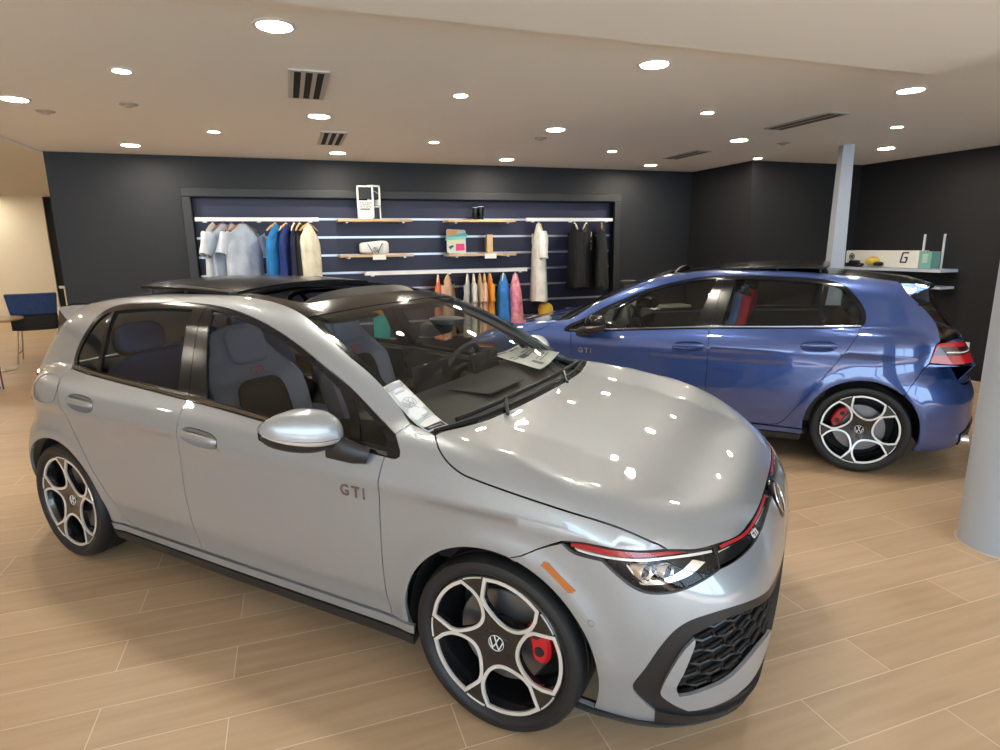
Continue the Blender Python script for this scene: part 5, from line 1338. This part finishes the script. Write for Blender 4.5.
    m = MB(); m.box((3.50,7.117,.785),(.07,.004,.07)); m.box((3.62,7.117,.785),(.08,.004,.05)); m.build('box_print', mat('box_dark_print', (.08,.09,.09), .5), o, smooth=False)
    # small towel that shows through the grey car's windscreen
    m = MB(); m.grid(lambda u, v: (.93+.20*u, 7.405+.012*math.sin(9*u), .92-.42*v), 12, 6); o = m.build('beach_towel', mat('towel_teal', (.03,.36,.38), .8), None, angle=70); tag(o, 'teal and orange towel seen through the windscreen of the silver car', 'towel')
    bpy.data.objects[o.name].modifiers.new('thickness','SOLIDIFY').thickness = .012
    m = MB(); m.grid(lambda u, v: (.93+.20*u, 7.393+.012*math.sin(9*u), .925-.07*v), 12, 3); q = m.build('orange_band', mat('towel_orange', (.75,.30,.05), .8), o, angle=70)
    q.modifiers.new('thickness','SOLIDIFY').thickness = .004
def build_right_display():
    # shelf along the black right wall
    sm = mat('shelf_pale_blue', (.52,.58,.68), .35)
    m = MB(); m.box((6.96,5.43,1.315),(.28,1.30,.035),.003); o = m.build('wall_shelf', sm, None, smooth=False); tag(o, 'pale shelf on the right wall carrying the white light box', 'shelf', 'pale shelves on the right wall')
    m = MB(); m.box((6.98,5.42,1.125),(.22,1.26,.03),.003); o = m.build('wall_shelf', sm, None, smooth=False); tag(o, 'lower pale shelf on the right wall, mostly behind the blue car', 'shelf', 'pale shelves on the right wall')
    wh = mat('display_white', (.80,.78,.72), .4); bk = mat('strap_black')
    m = MB(); m.box((6.985,5.60,1.435),(.16,.98,.20),.005); o = m.build('display_box', wh, None, smooth=False); tag(o, 'long white display box with a slanted black mark on the right wall shelf', 'display box')
    m = MB(); Mx = Matrix.Translation((6.9035,5.28,1.455)) @ Matrix(((0,0,-1,0),(-1,0,0,0),(0,1,0,0),(0,0,0,1)))
    strokes(m, [((.045,.055),(-.025,.055)),((-.025,.055),(-.05,-.055)),((-.05,-.055),(.02,-.055)),((.02,-.055),(.032,0)),((.032,0),(.0,0))], .017, .003, Mx); m.build('slanted_mark', bk, o, smooth=False)
    m = MB(); M2 = Matrix.Translation((6.9035,6.0,1.46)) @ Matrix(((0,0,-1,0),(-1,0,0,0),(0,1,0,0),(0,0,0,1))); m.tube([M2 @ Vector((.035*math.cos(t), .035*math.sin(t), 0)) for t in np.linspace(0,2*PI,25)[:-1]], .006, 6, closed=True); m.lathe([(0,.003),(.018,.003),(.02,0)], 20, M2); m.build('round_mark', mat('mark_dark', (.05,.05,.06), .5), o)
    m = MB(); m.box((6.985,5.035,1.43),(.15,.13,.19),.005); o = m.build('gift_box', mat('box_teal', (.22,.45,.38), .5), None, smooth=False); tag(o, 'teal green box at the near end of the right wall shelf', 'box')
    m = MB(); m.box((6.9075,5.035,1.45),(.004,.06,.10)); m.build('box_print', mat('box_mint', (.45,.62,.55), .5), o, smooth=False)
    for yy, lb in ((5.20,'left of the two white uprights above the right wall shelf'),(4.97,'right of the two white uprights above the right wall shelf')):
        m = MB(); m.box((7.085,yy,1.52),(.022,.016,.40),.002); o = m.build('shelf_upright', mat('rail_white'), None, smooth=False); tag(o, lb, 'shelf upright', 'white shelf uprights')
    m = MB(); m.soft((0,0,.03),(.16,.15,.13),2.2,28, fn=lambda q: Vector((q.x,q.y,max(q.z,-.035)))); o = m.build('cap', mat('cap_mustard', (.55,.36,.05), .7), None, loc=(6.865,5.66,1.368), angle=60); tag(o, 'mustard and black cap on the right wall shelf', 'cap')
    m = MB(); m.soft((-.01,-.08,.01),(.10,.12,.05),2.4,20); m.build('brim', mat('strap_black'), o)
    # small car model and dark items
    m = MB(); m.soft((0,0,.025),(.10,.26,.05),4,28); m.soft((0,-.01,.058),(.085,.14,.05),3,24); o = m.build('model_car', mat('model_black', (.015,.015,.02), .2), None, loc=(6.865,5.93,1.335), angle=50); tag(o, 'small dark model car on the right wall shelf near the slim column', 'model car')
    for dy in (-.08,.08):
        for dx in (-.045,.045):
            m = MB(); m.cyl((dx-.008,dy,.018),(dx+.008,dy,.018),.02,n=16); m.build('wheel', mat('tyre_rubber', (.014,.014,.015), .62), o)
    # tag and grey boxes on a low ledge against the back wall, seen through the blue car
    m = MB(); m.box((4.80,7.20,.80),(.95,.25,.03),.003); o = m.build('wall_shelf', mat('ledge_beige', (.55,.50,.42), .5), None, smooth=False); tag(o, 'beige ledge on the back wall seen through the windows of the blue car', 'shelf')
    m = MB(); m.box((4.47,7.2,.885),(.16,.12,.135),.004); o = m.build('card_box', mat('card_white', (.78,.78,.75), .5), None, smooth=False); tag(o, 'white box on the beige ledge behind the blue car', 'box')
    m = MB(); m.box((4.66,7.2,.865),(.19,.14,.095),.004); o = m.build('card_box', mat('box_silver', (.60,.62,.62), .4), None, smooth=False); tag(o, 'grey box right of the white box on the beige ledge', 'box')
def build_lounge():
    wood = mat('table_birch', (.62,.44,.24), .4); ch = mat('frame_chrome', (.6,.6,.6), .15, 1.0); bl = mat('chair_black', (.008,.008,.010), .7); bu = mat('chair_blue', (.02,.06,.20), .75)
    add_noise_color(bu, (.017,.05,.17), (.026,.07,.23), 30, 2)
    m = MB(); m.lathe([(0,0),(.415,0),(.425,-.012),(.415,-.026),(0,-.026)], 64); t = m.build('round_table', wood, None, loc=(-4.05,10.30,.74)); tag(t, 'round pale wooden table at the left edge', 'table')
    m = MB(); m.lathe([(.03,-.026),(.03,-.70),(.06,-.705),(.26,-.73),(.26,-.738),(0,-.738)], 40); m.build('pedestal', ch, t)
    m = MB(); m.lathe([(0,0),(.034,0),(.044,.10),(.041,.10),(.032,.008),(0,.008)], 28); o = m.build('paper_cup', mat('cup_white', (.8,.8,.8), .4), None, loc=(-4.02,10.20,.741)); tag(o, 'white paper cup on the round wooden table', 'cup')
    def chair(x, y, rz, back_m, seat_m, label, frame_m):
        r = empty('lounge_chair', (x,y,0), rz); tag(r, label, 'chair')
        # faces local -y; back at +y
        m = MB(); m.soft((0,0,.455),(.52,.50,.075),4.5,32); m.build('seat', seat_m, r)
        def bk(u, v, off):
            a = (u-.5)*1.15; w = .25+.03*v; xx = math.sin(a)*w/math.sin(.575)*1.0; yy = .235+.04*v-.10*(1-math.cos(a))*2.2; return (xx, yy+off*(-1), .62+.27*v)
        m = MB(); m.grid(lambda u, v: bk(u, v, .0), 17, 7); b = m.build('backrest', back_m, r, angle=70); md = b.modifiers.new('thickness','SOLIDIFY'); md.thickness = .045; md2 = b.modifiers.new('round','BEVEL'); md2.width = .015; md2.segments = 3
        m = MB(); m.grid(lambda u, v: (lambda p: (p[0]*1.0, p[1]+.01, .43+.20*v))(bk(u, 0, 0)), 15, 4); c = m.build('back_shell', seat_m, r, angle=70); c.modifiers.new('thickness','SOLIDIFY').thickness = .03
        for sx in (1,-1):
            for sy in (1,-1):
                m = MB(); m.tube([(sx*.20,sy*.17,.42),(sx*.25,sy*.23,.0)], .010, 10); m.build('leg', frame_m, r)
            m = MB(); m.tube([(sx*.235,sy*.0+.215,.13),(sx*.235,-.215,.13)], .007, 8); m.build('stretcher', frame_m, r)
        return r
    c = chair(-3.70,11.05,math.radians(192),bu,bl,'blue backed lounge chair with black seat beside the round table',ch); c.scale = (1.15,1.15,1.17)
    m = MB(); m.box((0,0,.62),(.035,.035,1.24),.006); m.box((0,0,1.25),(.12,.035,.03),.006); m.box((0,0,.01),(.25,.25,.02),.004); o = m.build('sign_post', mat('frame_cream', (.70,.62,.46), .5), None, loc=(-2.42,8.2,0), smooth=False); tag(o, 'cream post standing at the end of the dark wall', 'post')
    m = MB(); m.box((0,0,.30),(.30,.02,.45),.003, M=Matrix.Rotation(math.radians(-14),4,'X')); o = m.build('brochure_stand', mat('brochure_white', (.75,.74,.72), .5), None, loc=(-3.56,8.75,-.075), rot=(0,0,math.radians(30)), smooth=False); tag(o, 'white brochure stand on the floor at the left edge', 'brochure stand')
    m = MB(); m.box((.155,.0,.30),(.012,.03,.45)); m.box((0,.06,.10),(.26,.14,.03)); m.build('stand_edge', mat('brochure_maroon', (.12,.02,.03), .5), o, smooth=False)
# ================================================================ put everything together
build_room()
car, P = build_car()
def metallic(name, base, metal, rough, flake=.05):
    m = mat(name, base, rough, metal, coat=1.0)
    bsdf(m).inputs['Coat Roughness'].default_value = .02; bsdf(m).inputs['Coat IOR'].default_value = 1.85
    vo = N(m,'ShaderNodeTexVoronoi'); vo.inputs['Scale'].default_value = 900; tc = N(m,'ShaderNodeTexCoord'); L(m, tc.outputs['Object'], vo.inputs['Vector'])
    mr = N(m,'ShaderNodeMapRange'); mr.inputs['To Min'].default_value = 1-flake*4; mr.inputs['To Max'].default_value = 1+flake
    L(m, vo.outputs['Distance'], mr.inputs[0]); mx = N(m,'ShaderNodeMix', data_type='RGBA', blend_type='MULTIPLY'); mx.inputs['Factor'].default_value = 1; mx.inputs['A'].default_value = (*base,1)
    L(m, mr.outputs[0], mx.inputs['B']); L(m, mx.outputs['Result'], bsdf(m).inputs['Base Color'])
    return m
silver = metallic('silver_paint', (.365,.395,.43), .50, .40)
blue = metallic('blue_paint', (.033,.08,.29), .50, .36)
car.location = (1.193,2.302,0); car.rotation_euler = (0,0,math.radians(-47.38))
car2 = copy_tree(car); car2.location = (2.528,5.543,0); car2.rotation_euler = (0,0,math.radians(135.25))
tag(car, 'silver grey hatchback in front with open sunroof and price sticker in the windscreen', 'car'); tag(car2, 'blue hatchback parked behind the silver one with red and blue seats', 'car')
paint(car, silver); paint(car2, blue)
# the blue car has dark seats with a red and blue stripe
def descend(o):
    r = []
    for k in [k for k in bpy.data.objects if k.parent == o]: r += [k]+descend(k)
    return r
dk = mat('seat_dark_cloth', (.020,.021,.026), .85); st_r = mat('seat_stripe_red', (.45,.03,.05), .8); st_b = mat('seat_stripe_blue', (.10,.17,.36), .8)
for o in descend(car2):
    if o.type == 'MESH' and o.data.materials and o.data.materials[0] and o.data.materials[0].name in ('seat_cloth','rear_seat_cloth'):
        o.material_slots[0].link = 'OBJECT'; o.material_slots[0].material = dk
    if o.name.startswith('backrest') and o.parent and o.parent.name.startswith('front_seat'):
        y = .37 if sum(v.co.y for v in o.data.vertices) > 0 else -.37
        M = Matrix.Translation((-1.555,y,.50)) @ Matrix.Rotation(math.radians(-17),4,'Y')
        for s in (1,-1):
            for nm, mm, xa, xb in (('red_stripe',st_r,-.062,.008),('blue_stripe',st_b,.010,.072)):
                m = MB(); m.grid(lambda u, v: M @ Vector((xa+(xb-xa)*u-.035*(1-abs(2*v-1))+.01, s*(float(np.interp(.47+.50*v, [0,.12,.3,.5,.62,.72,.8,.86,.93,.98,1.0], [.22,.25,.27,.285,.285,.255,.19,.155,.15,.125,.08]))+.004), .80*(.47+.50*v))), 3, 15)
                q = m.build(nm, mm, o, angle=70); q.modifiers.new('thickness','SOLIDIFY').thickness = .012
for o in descend(car2):
    if o.name.startswith('side_mirror'): o.material_slots[0].material = MATS['gloss_black_trim']
    if o.name.startswith('door_badge'): o.material_slots[0].link = 'OBJECT'; o.material_slots[0].material = MATS['chrome']
build_merch(); build_right_display(); build_lounge()
# papers in the silver car
def carpoint(p): return car.matrix_basis @ Vector(p)
car_m = Matrix.Translation(car.location) @ Matrix.Rotation(car.rotation_euler.z, 4, 'Z')
pw_ = mat('paper_white', (.80,.81,.82), .6); nv = mat('print_navy', (.012,.015,.09), .5); gp = mat('print_pale_grey', (.42,.44,.48), .6)
cs = np.array([(-.569,-.690,1.13),(-.542,-.612,1.149),(-.286,-.655,1.01),(-.312,-.752,1.0)])
def on_glass(u, v, d=.014):
    p = (1-v)*((1-u)*cs[0]+u*cs[1])+v*((1-u)*cs[3]+u*cs[2]); q = snap(p[None,:])[0]; q = q - grad(q[None,:])[0]*d; return car_m @ Vector(tuple(q))
def quad(nm, m, par, u0, u1, v0, v1, d, nu=5, nv_=9):
    b = MB(); b.grid(lambda a, c: on_glass(u0+(u1-u0)*a, v0+(v1-v0)*c, d), nu, nv_); o = b.build(nm, m, par, angle=80); o.modifiers.new('thickness','SOLIDIFY').thickness = .0006; return o
stk = quad('window_sticker', pw_, None, 0, 1, 0, 1, .0028); tag(stk, 'white price sticker with navy foot in the lower corner of the windscreen', 'sticker')
quad('sticker_head', mat('print_mid_grey', (.45,.46,.52), .6), stk, .08, .95, .04, .12, .0016); quad('sticker_foot', nv, stk, .06, .94, .86, .955, .0016)
quad('sticker_footline', pw_, stk, .2, .8, .90, .915, .0008, 3, 3)
for v0 in (.18,.20): quad('print_line', gp, stk, .25, .75, v0, v0+.008, .0016, 3, 3)
for v0 in (.66,.69,.72): quad('print_line', gp, stk, .45, .8, v0, v0+.008, .0016, 3, 3)
b = MB(); ring = [on_glass(.5+.30*math.cos(t), .40+.085*math.sin(t), .0012) for t in np.linspace(0,2*PI,33)[:-1]]; b.tube(ring, .0012, 5, closed=True)
for a_, c_ in [((-.30,.80),(0,.10)),((0,.10),(.30,.80)),((-.80,.38),(-.40,-.72)),((-.40,-.72),(0,-.02)),((0,-.02),(.40,-.72)),((.40,-.72),(.80,.38))]:
    b.tube([on_glass(.5+.28*a_[0], .40-.08*a_[1], .0012), on_glass(.5+.28*c_[0], .40-.08*c_[1], .0012)], .0012, 5)
b.build('sticker_emblem', gp, stk)
pc = np.array([(-.775,.62,1.045),(-.745,.93,1.055),(-.405,.76,1.06),(-.37,.42,1.028)])
def paper_pt(u, v, dz=0):
    p = (1-v)*((1-u)*pc[0]+u*pc[1])+v*((1-u)*pc[3]+u*pc[2]); return car_m @ Vector((p[0], p[1]-.10, p[2]+.02*math.sin(PI*v)*0-.012*math.sin(PI*u)+dz))
b = MB(); b.grid(lambda u, v: paper_pt(u, v), 12, 12); pp = b.build('price_sheet', pw_, None, angle=80); pp.modifiers.new('thickness','SOLIDIFY').thickness = .0006; tag(pp, 'white printed price sheet lying on the dashboard of the silver car', 'paper')
for u0,u1,v0,v1 in ((.55,.95,.06,.12),(.10,.45,.06,.10),(.35,.62,.38,.52),(.30,.42,.70,.92),(.62,.9,.30,.33),(.62,.9,.38,.41),(.62,.9,.46,.49),(.1,.28,.35,.38),(.1,.28,.43,.46),(.5,.9,.70,.72),(.5,.9,.78,.80)):
    b = MB(); b.grid(lambda a, c: paper_pt(u0+(u1-u0)*a, v0+(v1-v0)*c, .0012), 3, 3); b.build('print_line', mat('print_green_grey', (.10,.13,.12), .6), pp, smooth=False)
# daylight from outside the glazed front
w = bpy.data.worlds.new('daylight'); SC.world = w; w.use_nodes = True
bg = w.node_tree.nodes['Background']; bg.inputs[0].default_value = (.62,.82,1.0,1); bg.inputs[1].default_value = 4.6
sl = bpy.data.lights.new('sun', 'SUN'); sl.energy = 15; sl.angle = math.radians(.6); sl.color = (1.0,.99,.97)
so = bpy.data.objects.new('sun', sl); COL.objects.link(so); so.rotation_euler = Vector((.25,1,-1.0)).to_track_quat('-Z','Y').to_euler()
cam = bpy.data.cameras.new('camera'); co = bpy.data.objects.new('camera', cam); COL.objects.link(co); SC.camera = co
cam.sensor_width = 36; cam.lens = 21.6723; cam.clip_end = 200
co.matrix_world = Matrix(((0.944435, 0.080393, -0.318716, 0.000000),(-0.328464, 0.194137, -0.924350, 0.000000),(-0.012437, 0.977675, 0.209756, 1.649846),(0,0,0,1)))
vs = SC.view_settings; vs.view_transform = 'Standard'; vs.look = 'None'; vs.gamma = 1; vs.use_curve_mapping = False; vs.exposure = 0.28
SC.cycles.use_denoising = True; SC.cycles.max_bounces = 10; SC.cycles.transparent_max_bounces = 24; SC.cycles.sample_clamp_indirect = 6; SC.cycles.caustics_reflective = False; SC.cycles.caustics_refractive = False
